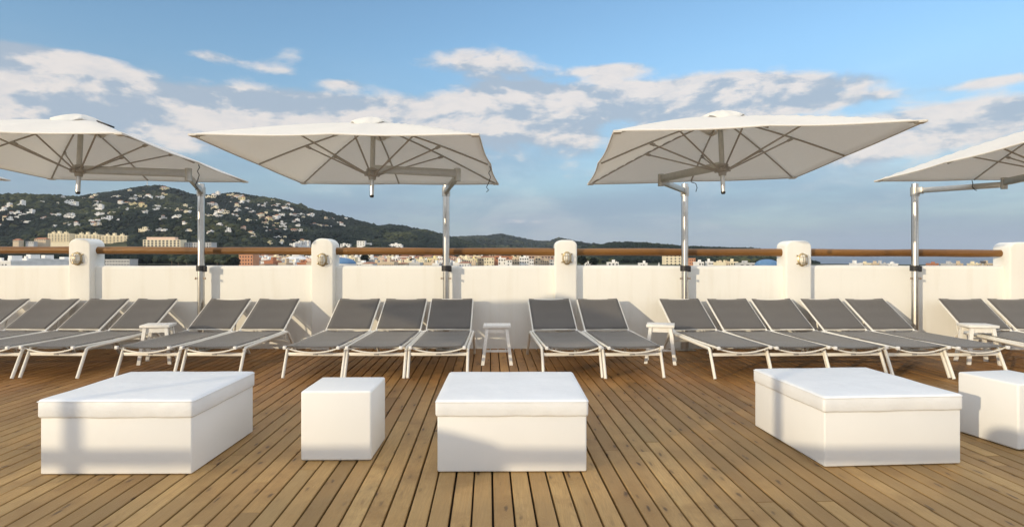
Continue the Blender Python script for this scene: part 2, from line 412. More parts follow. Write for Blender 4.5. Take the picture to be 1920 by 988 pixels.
def post_mesh(w, d, h, rx, bev=.022, n=8):
    """block with a top rounded across its width, corner radius rx"""
    bm = bmesh.new(); pr = [(-w/2, -.04)]
    for k in range(n+1):
        a = k/n*PI/2; pr.append((-w/2+rx-rx*math.cos(a), h-rx*.8+rx*.8*math.sin(a)))
    for k in range(n+1):
        a = k/n*PI/2; pr.append((w/2-rx+rx*math.sin(a), h-rx*.8+rx*.8*math.cos(a)))
    pr.append((w/2, -.04))
    q = []
    for p in pr:
        if not q or (abs(p[0]-q[-1][0])+abs(p[1]-q[-1][1])) > 1e-4: q.append(p)
    vs = [bm.verts.new((x, 0, z)) for x, z in q]; f = bm.faces.new(vs)
    r = bmesh.ops.extrude_face_region(bm, geom=[f]); bmesh.ops.translate(bm, verts=[v for v in r['geom'] if isinstance(v, bmesh.types.BMVert)], vec=(0, d, 0))
    bmesh.ops.recalc_face_normals(bm, faces=bm.faces[:])
    es = [e for e in bm.edges if len(e.link_faces) == 2 and e.calc_face_angle(0) > R(60)]
    bmesh.ops.bevel(bm, geom=es, offset=bev, segments=4, affect='EDGES', profile=.5)
    m = MB(); m.join(bm, True); return m
PF = 8.265                                    # front plane of the posts
posts = [  # left x px, right x px, top y px, corner radius, label
    (128, 169, 447, .12, 'white rounded post with a lamp, leftmost, beside the lit end of the orange log rail'),
    (583, 625, 447, .143, 'white arch-topped post with a lamp, behind the gap between second and third lounger groups'),
    (1041, 1082, 450, .10, 'white post with a flattened round top and a lamp, middle of the photo'),
    (1474, 1522, 451, .11, 'white post with a lamp, behind the group of five loungers'),
    (1894, 1938, 454, .12, 'white rounded post cut off by the right edge of the photo')]
post_x = []
for (a, b, t, rx, lab) in posts:
    x0 = (a-960)/1130*PF; x1 = (b-960)/1130*PF; h = EYE+(478-t)/1130*PF
    o = post_mesh(x1-x0, .31, h, rx).build('parapet_post', M_WALL); o.location = ((x0+x1)/2, PF, 0)
    tag(o, lab, 'post', 'posts of the white parapet'); post_x.append(((x0+x1)/2, (x1-x0)))
for x in (-9.55, 10.2):
    o = post_mesh(.30, .31, 1.52, .12).build('parapet_post', M_WALL); o.location = (x, PF, 0)
    tag(o, 'white rounded parapet post beyond the edge of the photo', 'post', 'posts of the white parapet'); post_x.append((x, .30))
for x in (-17.6, -14.3, -10.3, -5.2, -1.9, 1.5, 4.8, 8.1):
    o = post_mesh(.30, .31, 1.50, .12).build('parapet_post', M_WALL); o.location = (x, -1.27-.155, 0)
    tag(o, 'white post of the opposite parapet, out of the picture', 'post', 'posts of the opposite parapet')
px_sorted = sorted(post_x)
def rail(x0, x1, y, z0, z1, lab, grp, rad=.052):
    n = 26; m = MB(); pts = []; rr = []
    ph = random.random()*6
    for i in range(n+1):
        t = i/n; pts.append((x0+(x1-x0)*t-(x0+x1)/2, .004*math.sin(t*7+ph), z0+(z1-z0)*t-(z0+z1)/2+.002*math.sin(t*11+ph)))
        rr.append(rad*(1+.035*math.sin(t*9+ph)+.02*math.sin(t*23+ph)))
    m.tube(pts, rr, 20); o = m.build('log_handrail', M_RAIL); o.location = ((x0+x1)/2, y, (z0+z1)/2)
    tag(o, lab, 'handrail', grp)
rl = ['round orange wooden handrail entering the leftmost white post from the left edge',
      'round orange-brown wooden handrail between the leftmost post and the arch-topped post',
      'round brown wooden handrail between the arch-topped post and the middle post',
      'round brown wooden handrail between the middle post and the post behind five loungers',
      'round dark brown wooden handrail on the right, above the empty stretch of wall',
      'round wooden handrail beyond the right edge of the photo']
rz = lambda x: 1.364-(x+6)*.0032
for i in range(len(px_sorted)-1):
    xa, wa = px_sorted[i]; xb, wb = px_sorted[i+1]
    rail(xa+wa/2-.06, xb-wb/2+.06, PF+.165, rz(xa), rz(xb), rl[i], 'handrails over the parapet')
oxs = (-17.6, -14.3, -10.3, -5.2, -1.9, 1.5, 4.8, 8.1)
for a, b in zip(oxs[:-1], oxs[1:]):
    rail(a+.09, b-.09, -1.27, 1.37, 1.37, 'round wooden handrail of the opposite parapet, out of the picture', 'handrails over the opposite parapet')

def make_lamp(label):
    t = thing('bulkhead_lamp', (0, 0, 0), label, 'wall lamp', 'brass lamps on the parapet posts')
    b = MB(); b.lathe([(.0, 0), (.062, 0), (.064, .012), (.052, .022), (.046, .022)], 22, Matrix.Diagonal((1, 1, 1.45, 1)), 'y')
    for s in (-1, 1):
        for q in (-1, 1): b.box(s*.066-.010, s*.066+.010, -.014, 0, q*.055-.009, q*.055+.009, .003)
    b.build('base_plate', M_BRASS, t)
    g = MB(); prof = [(.045, .02)]+[(.045*math.cos(a), .035+.055*math.sin(a)) for a in [k/7*PI/2 for k in range(8)]]
    g.lathe(prof, 20, Matrix.Diagonal((1, 1, 1.55, 1)), 'y'); g.build('glass_dome', M_GLASS, t)
    c = MB()
    for xo in (-.030, 0, .030):
        hh = .088*math.sqrt(1-(xo/.062)**2)
        pts = [(xo, -.012, -hh)]+[(xo, -.035-.068*math.sin(a), -hh*math.cos(a)) for a in [k/10*PI for k in range(1, 10)]]+[(xo, -.012, hh)]
        c.tube(pts, .0032, 6)
    for zo in (-.035, .035):
        pts = [(-.058, -.012, zo)]+[(-.058*math.cos(a), -.03-.066*math.sin(a), zo) for a in [k/10*PI for k in range(1, 10)]]+[(.058, -.012, zo)]
        c.tube(pts, .0032, 6)
    c.build('wire_cage', M_BRASS, t)
    return t
lab = ['caged oval brass lamp on the leftmost white post', 'caged oval brass lamp on the arch-topped post left of the middle',
       'caged oval brass lamp on the middle post beside the centre parasol pole shadow', 'caged oval brass lamp on the post behind the group of five loungers']
lp = [(144, 485), (604, 487), (1063, 484), (1505, 487)]
for i in range(4):
    L_ = make_lamp(lab[0]) if i == 0 else copy_tree(L0)
    if i == 0: L0 = L_
    L_['label'] = lab[i]; L_.location = ((lp[i][0]-960)/1130*(PF-.02), PF+.003, EYE+(478-lp[i][1])/1130*PF)

# ------------------------------------------------------------------ parasols
def make_parasol(pole, elbow, hub, yaw, pitch, roll, label, L=2.5, group='side arm parasols standing along the parapet', cord=None, arm_z=2.175, ha=.43, flap_shadow=False, cap_side=1):
    """pole=(x,y) on the deck, elbow=(x,y), hub=(x,y,z of the canopy edge)"""
    t = thing('side_arm_parasol', (pole[0], pole[1], 0), label, 'parasol', group)
    O = Vector((pole[0], pole[1], 0))
    M = Matrix.Translation(Vector(hub)-O) @ (Matrix.Rotation(yaw, 4, 'Z') @ Matrix.Rotation(pitch, 4, 'X') @ Matrix.Rotation(roll, 4, 'Y'))
    h = L/2
    # pole: ribbed aluminium section
    ph = 2.27; m = MB(); pts = []
    n = 24; ring = []
    for k in range(n):
        a = 2*PI*k/n; r = .046*(1-.09*(abs(math.sin(2*a))**6)); ring.append((r*math.cos(a), r*math.sin(a)))
    m._add([(x, y, z) for z in (0, ph) for x, y in ring], [[k, (k+1) % n, n+(k+1) % n, n+k] for k in range(n)]+[list(range(n, 2*n))], True)
    m.box(-.012, .012, -.052, -.040, .02, 2.10, .002)      # luff track on the front
    m.build('pole', M_ALU, t)
    m = MB(); m.box(-.13, .13, -.09, .09, .003, .012, .002); m.tube([(0, 0, .012), (0, 0, .12)], .056, 20); m.build('base_plate', M_ALU, t)
    m = MB(); m.tube([(0, 0, 1.08), (0, 0, 1.155)], .062, 20); m.box(.035, .075, -.035, .02, 1.07, 1.15, .006); m.build('strap_clamp', M_BLACK, t)
    for s in (-1, 1):
        m = MB(); m.tube([(s*.045, -.02, .98), (s*.072, -.02, .98)], .009, 8); m.box(s*.066-.004, s*.066+.004, -.036, -.004, .965, .995, .002); m.build('wing_bolt', M_STEEL, t)
    # arms
    E = Vector((elbow[0], elbow[1], arm_z-.01))-O
    hubc = M @ Vector((0, 0, -.10)); H_ = Vector((hubc.x, hubc.y, arm_z))
    def bar(a, b, w, hh):
        d = b-a; l = d.length; q = d.to_track_quat('X', 'Z').to_matrix().to_4x4()
        mm = MB(); mm.box(0, l, -w/2, w/2, -hh/2, hh/2, .007, Matrix.Translation(a) @ q); return mm
    P0 = Vector((0, 0, arm_z)); d1 = (E-P0).normalized()
    bar(P0+d1*.06, E+d1*.03, .045, .070).build('lower_arm', M_ALUARM, t)
    m = MB(); m.tube([(0, 0, arm_z-.075), (0, 0, arm_z+.05)], .056, 20); m.box(.02, .10, -.034, .034, -.045, .045, .006, Matrix.Translation(P0) @ d1.to_track_quat('X', 'Z').to_matrix().to_4x4())
    m.build('arm_bracket', M_ALUARM, t)
    d2 = (H_-E).normalized()
    bar(E-d2*.03+Vector((0, 0, .03)), H_+Vector((0, 0, .03)), .050, .082).build('upper_arm', M_ALUARM, t)
    m = MB(); m.tube([E+Vector((0, 0, -.055)), E+Vector((0, 0, .085))], .036, 16); m.build('elbow_joint', M_ALUARM, t)
    # mast, hub, tip
    m = MB(); m.tube([M @ Vector((0, 0, -.10)), M @ Vector((0, 0, ha-.03))], .026, 16); m.build('mast', M_ALUARM, t)
    m = MB(); m.lathe([(.0, -.155), (.036, -.155), (.042, -.12), (.062, -.115), (.066, -.085), (.052, -.075), (.062, -.065), (.062, -.045), (.03, -.03), (0, -.03)], 18, M)
    for k in range(8):
        a = k*PI/4; p = Vector((math.cos(a)*.062, math.sin(a)*.062, -.095)); m.box(-.02, .02, -.012, .012, -.02, .02, .003, M @ Matrix.Translation(p) @ Matrix.Rotation(a, 4, 'Z'))
    m.build('hub', M_RIB, t)
    m = MB(); m.tube([M @ Vector((0, 0, -.14)), M @ Vector((0, 0, -.325))], .0215, 16); tipo = m.build('mast_foot', M_ALU, t)
    m = MB(); m.lathe([(0, -.345), (.018, -.342), (.0225, -.33), (.0225, -.318)], 14, M); m.build('end_plug', M_BLACK, tipo)
    # canopy: eight panels, ribs to corners and edge middles, fabric sagging a little between
    G = 28; Vv = []
    def zc(x, y):
        r = max(abs(x), abs(y))/h; ang = math.atan2(y, x); sag = abs(math.sin(4*ang)); 
        return ha*(1-r**1.22)-.016*sag*math.sin(PI*min(1, r))-.010*sag*r
    for j in range(G+1):
        for i in range(G+1):
            x = (i/G*2-1)*h; y = (j/G*2-1)*h; r = max(abs(x), abs(y))/h; ang = math.atan2(y, x); sc = 1-.012*abs(math.sin(4*ang))*r**3
            Vv.append(M @ Vector((x*sc, y*sc, zc(x, y)+.018)))
    q = [[j*(G+1)+i, j*(G+1)+i+1, (j+1)*(G+1)+i+1, (j+1)*(G+1)+i] for j in range(G) for i in range(G)]
    m = MB(); m._add(Vv, q, True); cn = m.build('canopy', M_CANVAS, t)
    sm = cn.modifiers.new('thickness', 'SOLIDIFY'); sm.thickness = .003
    e = [(-h, -h), (h, -h), (h, h), (-h, h)]; m = MB()
    for k in range(4):
        a, b = e[k], e[(k+1) % 4]; pts = []
        for u in range(17):
            x = a[0]+(b[0]-a[0])*u/16; y = a[1]+(b[1]-a[1])*u/16; ang = math.atan2(y, x); sc = 1-.012*abs(math.sin(4*ang))
            pts.append(M @ Vector((x*sc, y*sc, zc(x, y)+.016)))
        m.tube(pts, .007, 6)
    m.build('hem', M_HEM, cn)
    for k in range(4):
        m = MB(); sx, sy = e[k]; m.box(-.035, .035, -.035, .035, -.004, .010, .003, M @ Matrix.Translation((sx*.975, sy*.975, .006))); m.build('corner_pocket', M_HEM, cn)
    # vent cap with four ruffled flaps
    m = MB(); vs = []; fs = []; NR = 7; NA = 40; c0 = .30
    for j in range(NR):
        for k in range(NA):
            a = 2*PI*k/NA; r = c0*j/(NR-1)*(1+.10*math.cos(4*a)); z = ha+.078-.100*(j/(NR-1))**1.6-.065*(j/(NR-1))**2*(.5-.5*math.cos(4*a+PI))+.012*math.sin(11*a)*(j/(NR-1))
            vs.append(M @ Vector((r*math.cos(a), r*math.sin(a), z)))
    fs = [[j*NA+k, j*NA+(k+1) % NA, (j+1)*NA+(k+1) % NA, (j+1)*NA+k] for j in range(NR-1) for k in range(NA)]
    m._add(vs, fs, True); vc = m.build('vent_cap', M_CANVAS, cn); sm = vc.modifiers.new('thickness', 'SOLIDIFY'); sm.thickness = .004
    # ribs and struts
    for (dx, dy) in ((-1, -1), (0, -1), (1, -1), (1, 0), (1, 1), (0, 1), (-1, 1), (-1, 0)):
        m = MB(); pts = []
        for u in range(9):
            r = .06+(.975-.06)*u/8; pts.append(M @ Vector((dx*h*r, dy*h*r, ha*(1-r**1.22)-.004)))
        m.tube(pts, .0092, 8); m.build('rib', M_RIB, t)
        r = .50 if dx*dy else .56
        p1 = M @ Vector((dx*h*r, dy*h*r, ha*(1-r**1.22)-.024)); a = math.atan2(dy, dx); p0 = M @ Vector((math.cos(a)*.06, math.sin(a)*.06, -.10))
        m = MB(); m.tube([p0, p1], .0085, 8); d = (p1-p0).normalized()
        m.box(-.035, .018, -.015, .015, -.014, .014, .004, Matrix.Translation(p1) @ d.to_track_quat('X', 'Z').to_matrix().to_4x4()); m.build('strut', M_RIB, t)
    if cord:
        m = MB(); p = M @ Vector((cord[0]*h, cord[1]*h, .0)); pts = [p]
        for (a, b) in cord[2]: pts.append(p+Vector((a, 0, b)))
        m.tube(pts, .0045, 6); m.build('cord', M_BLACK, t)
    if flap_shadow:  # black bar put in for the shadow and dark part of the vent flap
        m = MB(); m.box(-.07, .07, -.05, .05, 0, .018, .005, M @ Matrix.Translation((.29, -.05, zc(.29, 0)+.030)) @ Matrix.Rotation(R(19), 4, 'Y')); m.build('flap_shadow_bar', M_BLACK, cn)
    return t
PY = 8.235
loop = [(.012, -.03), (-.012, -.07), (.008, -.11), (-.01, -.17), (-.035, -.22), (-.012, -.25), (-.035, -.27)]
make_parasol((-7.55, PY), (-6.95, 6.75), (-7.62, 6.40, 2.255), R(0), R(-1), R(0), 'white square parasol mostly cut off at the far left, only a canopy corner showing')
make_parasol(((377-960)/1130*PY, PY), (-3.56, 6.63), (-4.595, 6.40, 2.285), R(.3), R(-2.6), R(.8), 'white square parasol at the left, its aluminium pole beside the second lounger group', cord=(.99, .04, loop), flap_shadow=True)
make_parasol(((836.5-960)/1130*PY, PY), (-.60, 6.63), (-1.473, 6.363, 2.246), R(-2.5), R(-2.9), R(.5), 'white square parasol left of the middle, wide canopy over the three-lounger group', cord=(.99, .04, loop))
make_parasol(((1284-960)/1130*PY, PY), (1.755, 7.10), (2.132, 6.124, 2.258), R(-2.3), R(-3.3), R(-1.5), 'white square parasol right of the middle, arm bent back to its pole', cord=(.0, .98, [(.06, -.02), (.075, -.07), (.06, -.12)]))
make_parasol(((1715.5-960)/1130*PY, PY), (6.06, 7.42), (5.86, 6.42, 2.285), R(0), R(-2.0), R(-.9), 'white square parasol cut off by the right edge, on a long arm', cord=(-.02, .98, [(.01, -.04), (.0, -.08), (.04, -.12), (.06, -.125)]))
# the row on the opposite side of the deck (behind the viewer): it casts the shade on the middle of the wall
for (x, hx, hy) in ((-7.23, -7.0, .62), (-14.9, -15.2, .6)):
    make_parasol((x, -1.07), (x+.6, -.2), (hx, hy, 2.25), 0, 0, 0, 'white square parasol of the row behind the viewer', group='parasols behind the viewer')
o = MB(); o.tube([(0, 0, 0), (0, 0, 2.27)], .046, 20); o = o.build('parasol_pole', M_ALU); o.location = (-3.44, -1.07, 0); tag(o, 'bare aluminium parasol pole behind the viewer', 'pole')

# ------------------------------------------------------------------ sun loungers
def fillet(p, r, n=4):
    """round the corners of a polyline"""
    p = [Vector(q) for q in p]; out = [p[0]]
    for i in range(1, len(p)-1):
        a = (p[i-1]-p[i]); b = (p[i+1]-p[i]); ra = min(r, a.length*.45, b.length*.45); a.normalize(); b.normalize()
        s, e = p[i]+a*ra, p[i]+b*ra
        for k in range(n+1):
            u = k/n; out.append((s*(1-u)+p[i]*u)*(1-u)+(p[i]*(1-u)+e*u)*u)
    out.append(p[-1]); return out
def make_lounger(sag=1.0, prop=True):
    t = thing('sun_lounger', (0, 0, 0), 'x', 'sun lounger', 'grey sling sun loungers lined up along the parapet')
    HZ = .338; HYP = 1.27; TY = 1.84; TZ = .694
    for s in (-1, 1):
        x = s*.313
        m = MB(); m.tube([(x, .20, .302), (x, 1.24, .325)], .0185, 12, sx=.85); m.build('side_rail', M_FRAME, t)
        m = MB(); m.tube(fillet([(x, .22, .3024), (x, .155, .300), (x, .02, .003)], .11, 6), .0185, 12, sx=.85, up=(0, .3, 1)); m.build('front_leg', M_FRAME, t)
        m = MB(); m.tube(fillet([(x, 1.22, .3246), (x, 1.33, .327), (x, 1.62, .003)], .13, 6), .0185, 12, sx=.85, up=(0, -.3, 1)); m.build('rear_leg', M_FRAME, t)
    m = MB(); m.box(-.30, .30, .125, .150, .222, .256, .004); cb = m.build('crossbar', M_FRAME, t)
    m = MB(); m.box(-.028, .028, .1215, .126, .231, .246, .001); m.build('small_plate', M_GREYPLATE, cb)
    m = MB(); m.box(-.30, .30, 1.40, 1.425, .19, .22, .004); m.build('rear_crossbar', M_FRAME, t)
    # seat frame: side tubes, bowed front and rear bars
    fr = MB()
    for s in (-1, 1):
        fr.tube([(s*.282, .0, .326), (s*.282, .62, .325), (s*.282, HYP, HZ)], .0115, 8)
    for yy, zz, dip in ((.012, .322, .052), (HYP-.02, .332, .03)):
        pts = [(-.28+.56*k/14, yy+.02, zz-dip*math.sin(PI*k/14)**.8) for k in range(15)]; fr.tube(pts, .0085, 8)
    sf = fr.build('seat_frame', M_FRAME, t)
    for s in (-1, 1):
        m = MB(); m.box(s*.283-.016, s*.283+.016, -.014, .016, .312, .345, .004); m.build('end_cap', M_PLASTIC, sf)
    def sheet(p0, p1, w0, w1, dipc, n=12, k=12):
        m = MB(); V = []
        for j in range(k+1):
            u = j/k; c = Vector(p0).lerp(Vector(p1), u); w = w0+(w1-w0)*u
            nrm = Vector((0, -(p1[2]-p0[2]), p1[1]-p0[1])).normalized()
            for i in range(n+1):
                v = i/n*2-1; dd = dipc*(1-v*v)*(.55+.45*math.sin(PI*u)) + .0025*math.sin(u*19+1)*(1-v*v)
                V.append(c+Vector((v*w, 0, 0))-nrm*dd)
        m._add(V, [[j*(n+1)+i, j*(n+1)+i+1, (j+1)*(n+1)+i+1, (j+1)*(n+1)+i] for j in range(k) for i in range(n)], True); return m
    o = sheet((0, .012, .340), (0, HYP-.03, HZ+.012), .272, .272, .016*sag).build('seat_sling', M_SLING, t); q = o.modifiers.new('thickness', 'SOLIDIFY'); q.thickness = .004
    # backrest frame, sling
    bf = MB()
    pts = fillet([(-.278, HYP, HZ), (-.278, TY, TZ), (.278, TY, TZ), (.278, HYP, HZ)], .03, 3)
    bf.tube(pts, .0115, 8); bf.tube([(-.278, HYP+.03, HZ+.02), (.278, HYP+.03, HZ+.02)], .008, 8)
    b_ = bf.build('backrest_frame', M_FRAME, t)
    d = Vector((0, TY-HYP, TZ-HZ)).normalized(); nv = Vector((0, -d.z, d.y))*.012
    A_ = Vector((0, HYP, HZ))+d*.035+nv; B_ = Vector((0, TY, TZ))+d*.008+nv
    o = sheet(tuple(A_), tuple(B_), .270, .270, .010*sag).build('backrest_sling', M_SLING, t); q = o.modifiers.new('thickness', 'SOLIDIFY'); q.thickness = .004
    for s in (-1, 1):
        m = MB(); m.box(s*.283-.03, s*.283+.03, HYP-.012, HYP+.014, HZ-.008, HZ+.012, .004); m.build('hinge', M_PLASTIC, t)
    # prop stay under the backrest
    m = MB(); m.tube(fillet([(-.21, 1.58, .52), (-.21, 1.50, .20), (.21, 1.50, .20), (.21, 1.58, .52)], .05, 3), .0085, 8); m.build('prop_stay', M_FRAME, t)
    return t
FY = 6.32
# front cap px (left, right), back top px (left, right)
spots = [
    (-330, -229, -17, 63, 'grey sun lounger cut by the left edge, only its backrest corner showing'),
    (-208, -107, 77, 154, 'grey sun lounger, second backrest from the left edge, with a band of shade across it'),
    (-86, 15.7, 167, 247, 'grey sun lounger, third backrest from the left edge, lower half shaded'),
    (35.7, 137.7, 257.6, 336, 'grey sun lounger at the right end of the leftmost group, beside the rotated white stool'),
    (217, 317.7, 395, 472.7, 'grey sun lounger in front of the left parasol pole, right of the first stool'),
    (342, 440, 487, 563.3, 'grey sun lounger left of the arch-topped post, its curved rail and rear leg showing'),
    (533, 634.3, 637.3, 714, 'grey sun lounger at the left end of the group of three'),
    (650.3, 750.9, 723.8, 800.8, 'grey sun lounger in the middle of the group of three'),
    (769, 870.3, 809.7, 886.7, 'grey sun lounger at the right end of the group of three, backrest half in shade'),
    (1025.3, 1125.5, 991, 1066.3, 'shaded grey sun lounger, left of the pair in front of the middle post'),
    (1143.1, 1240, 1082, 1157, 'shaded grey sun lounger, right of the pair, its foot beside the second white stool'),
    (1349.4, 1442, 1233.9, 1309, 'grey sun lounger at the left end of the group of five'),
    (1458.8, 1551, 1322.8, 1399, 'grey sun lounger second in the group of five, next to its left end'),
    (1567, 1662, 1406, 1481, 'grey sun lounger in the middle of the group of five'),
    (1684.8, 1777, 1497, 1572.5, 'grey sun lounger fourth in the group of five, behind the large right box'),
    (1795.3, 1890, 1579.8, 1654, 'grey sun lounger at the right end of the group of five'),
    (1962, 2060, 1760.6, 1834, 'grey sun lounger right of the last parasol pole, behind the rightmost stool'),
    (2082, 2180, 1850, 1925, 'grey sun lounger cut off by the right edge of the photo')]
lv = [make_lounger(1.0), make_lounger(1.8)]
used = [False, False]
for i, (fl, fr_, bl, br, lab) in enumerate(spots):
    k = 1 if i in (9, 4, 13) else 0
    o = copy_tree(lv[k]) if used[k] else lv[k]; used[k] = True
    fx = ((fl+fr_)/2-960)/1130*FY; bx = ((bl+br)/2-960)/1130*(FY+1.85)
    o.location = (fx, FY+random.uniform(-.008, .008), 0); o.rotation_euler = (0, 0, -math.atan2(bx-fx, 1.85)); o['label'] = lab

# ------------------------------------------------------------------ stools
def make_stool():
    t = thing('stool', (0, 0, 0), 'x', 'stool', 'white wooden side stools between the loungers')
    m = MB(); m.box(-.163, .163, -.135, .135, .437, .468, .004)
    m.build('seat', M_PAINTWOOD, t)
    m = MB(); m.box(-.118, .118, -.095, -.077, .375, .437, .002); m.box(-.118, .118, .077, .095, .375, .437, .002); m.build('apron', M_PAINTWOOD, t)
    for sx in (-1, 1):
        for sy in (-1, 1):
            m = MB(); a = Vector((sx*.115, sy*.095, .436)); b = Vector((sx*.168, sy*.135, .002)); w = .019
            V = [c+Vector((dx*w, dy*w*.8, 0)) for c in (a, b) for dx, dy in ((-1, -1), (1, -1), (1, 1), (-1, 1))]
            m._add(V, [[0, 1, 2, 3], [4, 5, 6, 7]]+[[k, (k+1) % 4, 4+(k+1) % 4, 4+k] for k in range(4)]); m.build('leg', M_PAINTWOOD, t)
    for sx in (-1, 1):
        m = MB(); m.box(sx*.152-.009, sx*.152+.009, -.105, .105, .130, .162, .002); m.build('stretcher', M_PAINTWOOD, t)
    m = MB(); m.box(-.142, .142, -.012, .012, .134, .158, .002); m.build('stretcher', M_PAINTWOOD, t)
    return t
st0 = make_stool()
sp = [(-4.27, 7.28, R(12), 'white wooden stool between the leftmost lounger group and the lounger before the pole'),
      (-.180, 7.24, R(1), 'white wooden stool standing alone on bare deck in the middle gap'),
      (1.80, 7.30, R(-16), 'white wooden stool between the shaded pair and the group of five loungers'),
      (5.60, 7.25, R(-9), 'white wooden stool at the right beside the lounger near the right edge')]
for i, (x, y, a, lab) in enumerate(sp):
    o = st0 if i == 0 else copy_tree(st0); o.location = (x, y, 0); o.rotation_euler = (0, 0, a); o['label'] = lab

# ------------------------------------------------------------------ white boxes and cubes
def make_ottoman(w, d, h, hc, label, rz, loc):
    t = thing('ottoman', loc, label, 'ottoman', 'large white ottomans with lids', rz)
    m = MB(); m.box(0, w, 0, d, .004, h-.045, .010, seg=3); m.build('base', M_PLASTIC, t)
    # padded lid, soft corners, skirt edge a little uneven
    bm = bmesh.new(); bmesh.ops.create_cube(bm, size=1); e = .009
    for v in bm.verts: v.co = Vector((w/2+v.co.x*(w+2*e), d/2+v.co.y*(d+2*e), (hc+h)/2+v.co.z*(h-hc)))
    bmesh.ops.bevel(bm, geom=bm.edges[:], offset=.016, segments=4, affect='EDGES', profile=.5)
    bmesh.ops.subdivide_edges(bm, edges=[q for q in bm.edges if q.calc_length() > .3], cuts=24, use_grid_fill=True)
    ph = random.random()*6
    for v in bm.verts:
        x, y, z = v.co; q = (z-hc)/(h-hc)
        cx_, cy_ = (x-w/2)/(w/2), (y-d/2)/(d/2)
        if z > h-.02: v.co.z += .005*(1-cx_**4)*(1-cy_**4)+.0015*math.sin(x*13+ph)*math.sin(y*11+ph)
        v.co.z += (1-q)*(.0012*math.sin(x*9+y*7+ph)+.0007*math.sin(x*31+y*27))
        bul = .004*math.sin(PI*min(1, max(0, q)))+.0012*math.sin((x+y)*17+ph)
        v.co.x += bul*(1 if cx_ > .98 else -1 if cx_ < -.98 else 0); v.co.y += bul*(1 if cy_ > .98 else -1 if cy_ < -.98 else 0)
    mm = MB(); mm.join(bm, True); lid = mm.build('cushion_lid', M_VINYL, t)
    pm = MB(); z = h-.012; a = -e-.001; pts = fillet([(a, a, z), (w-a, a, z), (w-a, d-a, z), (a, d-a, z), (a, a, z)], .02, 3); pm.tube(pts, .0035, 6, cap=False); pm.build('piping', M_VINYL, lid)
    return t
make_ottoman(.892, .86, .447, .335, 'large white lidded ottoman on the left, its right side in shade', R(.4), (-2.787, 3.56, 0))
make_ottoman(.893, .87, .435, .333, 'large white lidded ottoman in the middle of the deck, seen straight on', R(.5), (-.446, 3.60, 0))
make_ottoman(.883, .90, .437, .335, 'large white lidded ottoman on the right, turned so its left side shows', R(4.1), (1.911, 3.685, 0))
def make_cube(loc, rz, lab):
    m = MB(); m.box(0, .445, 0, .445, .003, .442, .014, seg=4); o = m.build('cube_seat', M_PLASTIC); o.location = loc; o.rotation_euler = (0, 0, rz)
    tag(o, lab, 'cube seat', 'small white cube seats')
make_cube((-1.333, 3.80, 0), R(.6), 'small plain white cube seat between the left and middle ottomans')
make_cube((3.362, 4.0, 0), R(10.5), 'small plain white cube seat cut by the right edge, beside the turned ottoman')
#TOWN
# ------------------------------------------------------------------ terrain, sea
SKY_A = [(-900, 420), (-500, 395), (-200, 380), (0, 379), (60, 377), (90, 374), (130, 371), (160, 374), (175, 370), (190, 365), (230, 360), (270, 352), (300, 351), (330, 360),
         (350, 367), (372, 373), (388, 369), (400, 368), (440, 364), (470, 370), (510, 374), (540, 383), (570, 392), (600, 400), (640, 410), (665, 416), (690, 423), (705, 427),
         (735, 424), (760, 427), (775, 434), (800, 434), (825, 443), (845, 449), (900, 462), (980, 480), (1100, 505), (3000, 520)]
SKY_B = [(-900, 455), (600, 452), (700, 450), (845, 447), (880, 446), (910, 445), (940, 441), (960, 446), (980, 450), (1000, 454), (1020, 456), (1035, 454), (1047, 449), (1060, 451),
         (1090, 458), (1110, 461), (1200, 464), (1300, 466), (1450, 474), (1520, 482), (1600, 500), (3000, 560)]
SKY_C = [(-900, 500), (900, 498), (1060, 478), (1110, 464), (1130, 463), (1150, 459), (1175, 458), (1205, 461), (1250, 466), (1330, 468), (1440, 473), (1500, 484), (1560, 506), (3000, 560)]
def ridge(pts, D):
    X = np.array([(p[0]-960)/1130*D for p in pts]); Z = np.array([EYE+(478-p[1])/1130*D for p in pts]); return X, Z
RA, RB, RC = ridge(SKY_A, 2200), ridge(SKY_B, 4200), ridge(SKY_C, 1500)
def vnoise(x, y, s, seed):
    r = np.random.default_rng(seed); T = r.random((64, 64)); u = x/s; v = y/s
    i = np.floor(u).astype(int); j = np.floor(v).astype(int); fu = u-i; fv = v-j; fu = fu*fu*(3-2*fu); fv = fv*fv*(3-2*fv)
    g = lambda a, b: T[a % 64, b % 64]
    return (g(i, j)*(1-fu)+g(i+1, j)*fu)*(1-fv)+(g(i, j+1)*(1-fu)+g(i+1, j+1)*fu)*fv-.5
def terrain(x, y):
    x = np.asarray(x, float); y = np.asarray(y, float)
    base = np.interp(y, [0, 480, 800, 1150, 1500, 6000], [-28, -28, -17, -6, 0, 0])
    def hill(Rg, D, Y0, p, z0):
        H = np.interp(x, Rg[0], Rg[1]); t = np.clip((y-Y0)/(D-Y0), 0, 1); b = np.clip((y-D)/(D*.5), 0, 1)
        sp = (vnoise(x, y, 330, 3)*95+vnoise(x, y, 150, 4)*50+vnoise(x, y, 70, 5)*18)*np.sin(PI*np.clip(t, 0, 1))*(1-t)*1.7*np.clip((H-z0)/160, 0, 1)
        return z0+(H-z0)*t**p*(1-.7*b*b)+sp*(t < 1)
    a = hill(RA, 2200, 950, 1.15, -12); b = hill(RB, 4200, 2300, 1.1, -10); c = hill(RC, 1500, 950, .9, -13)
    coast = np.interp(y, [0, 560, 800, 1500, 4200, 6000], [900, 690, 380, 610, 1700, 2300])
    z = np.maximum(np.maximum(a, b), np.maximum(c, base))
    return z-np.clip((x-coast)/160, 0, 1)*np.maximum(0, z+34)
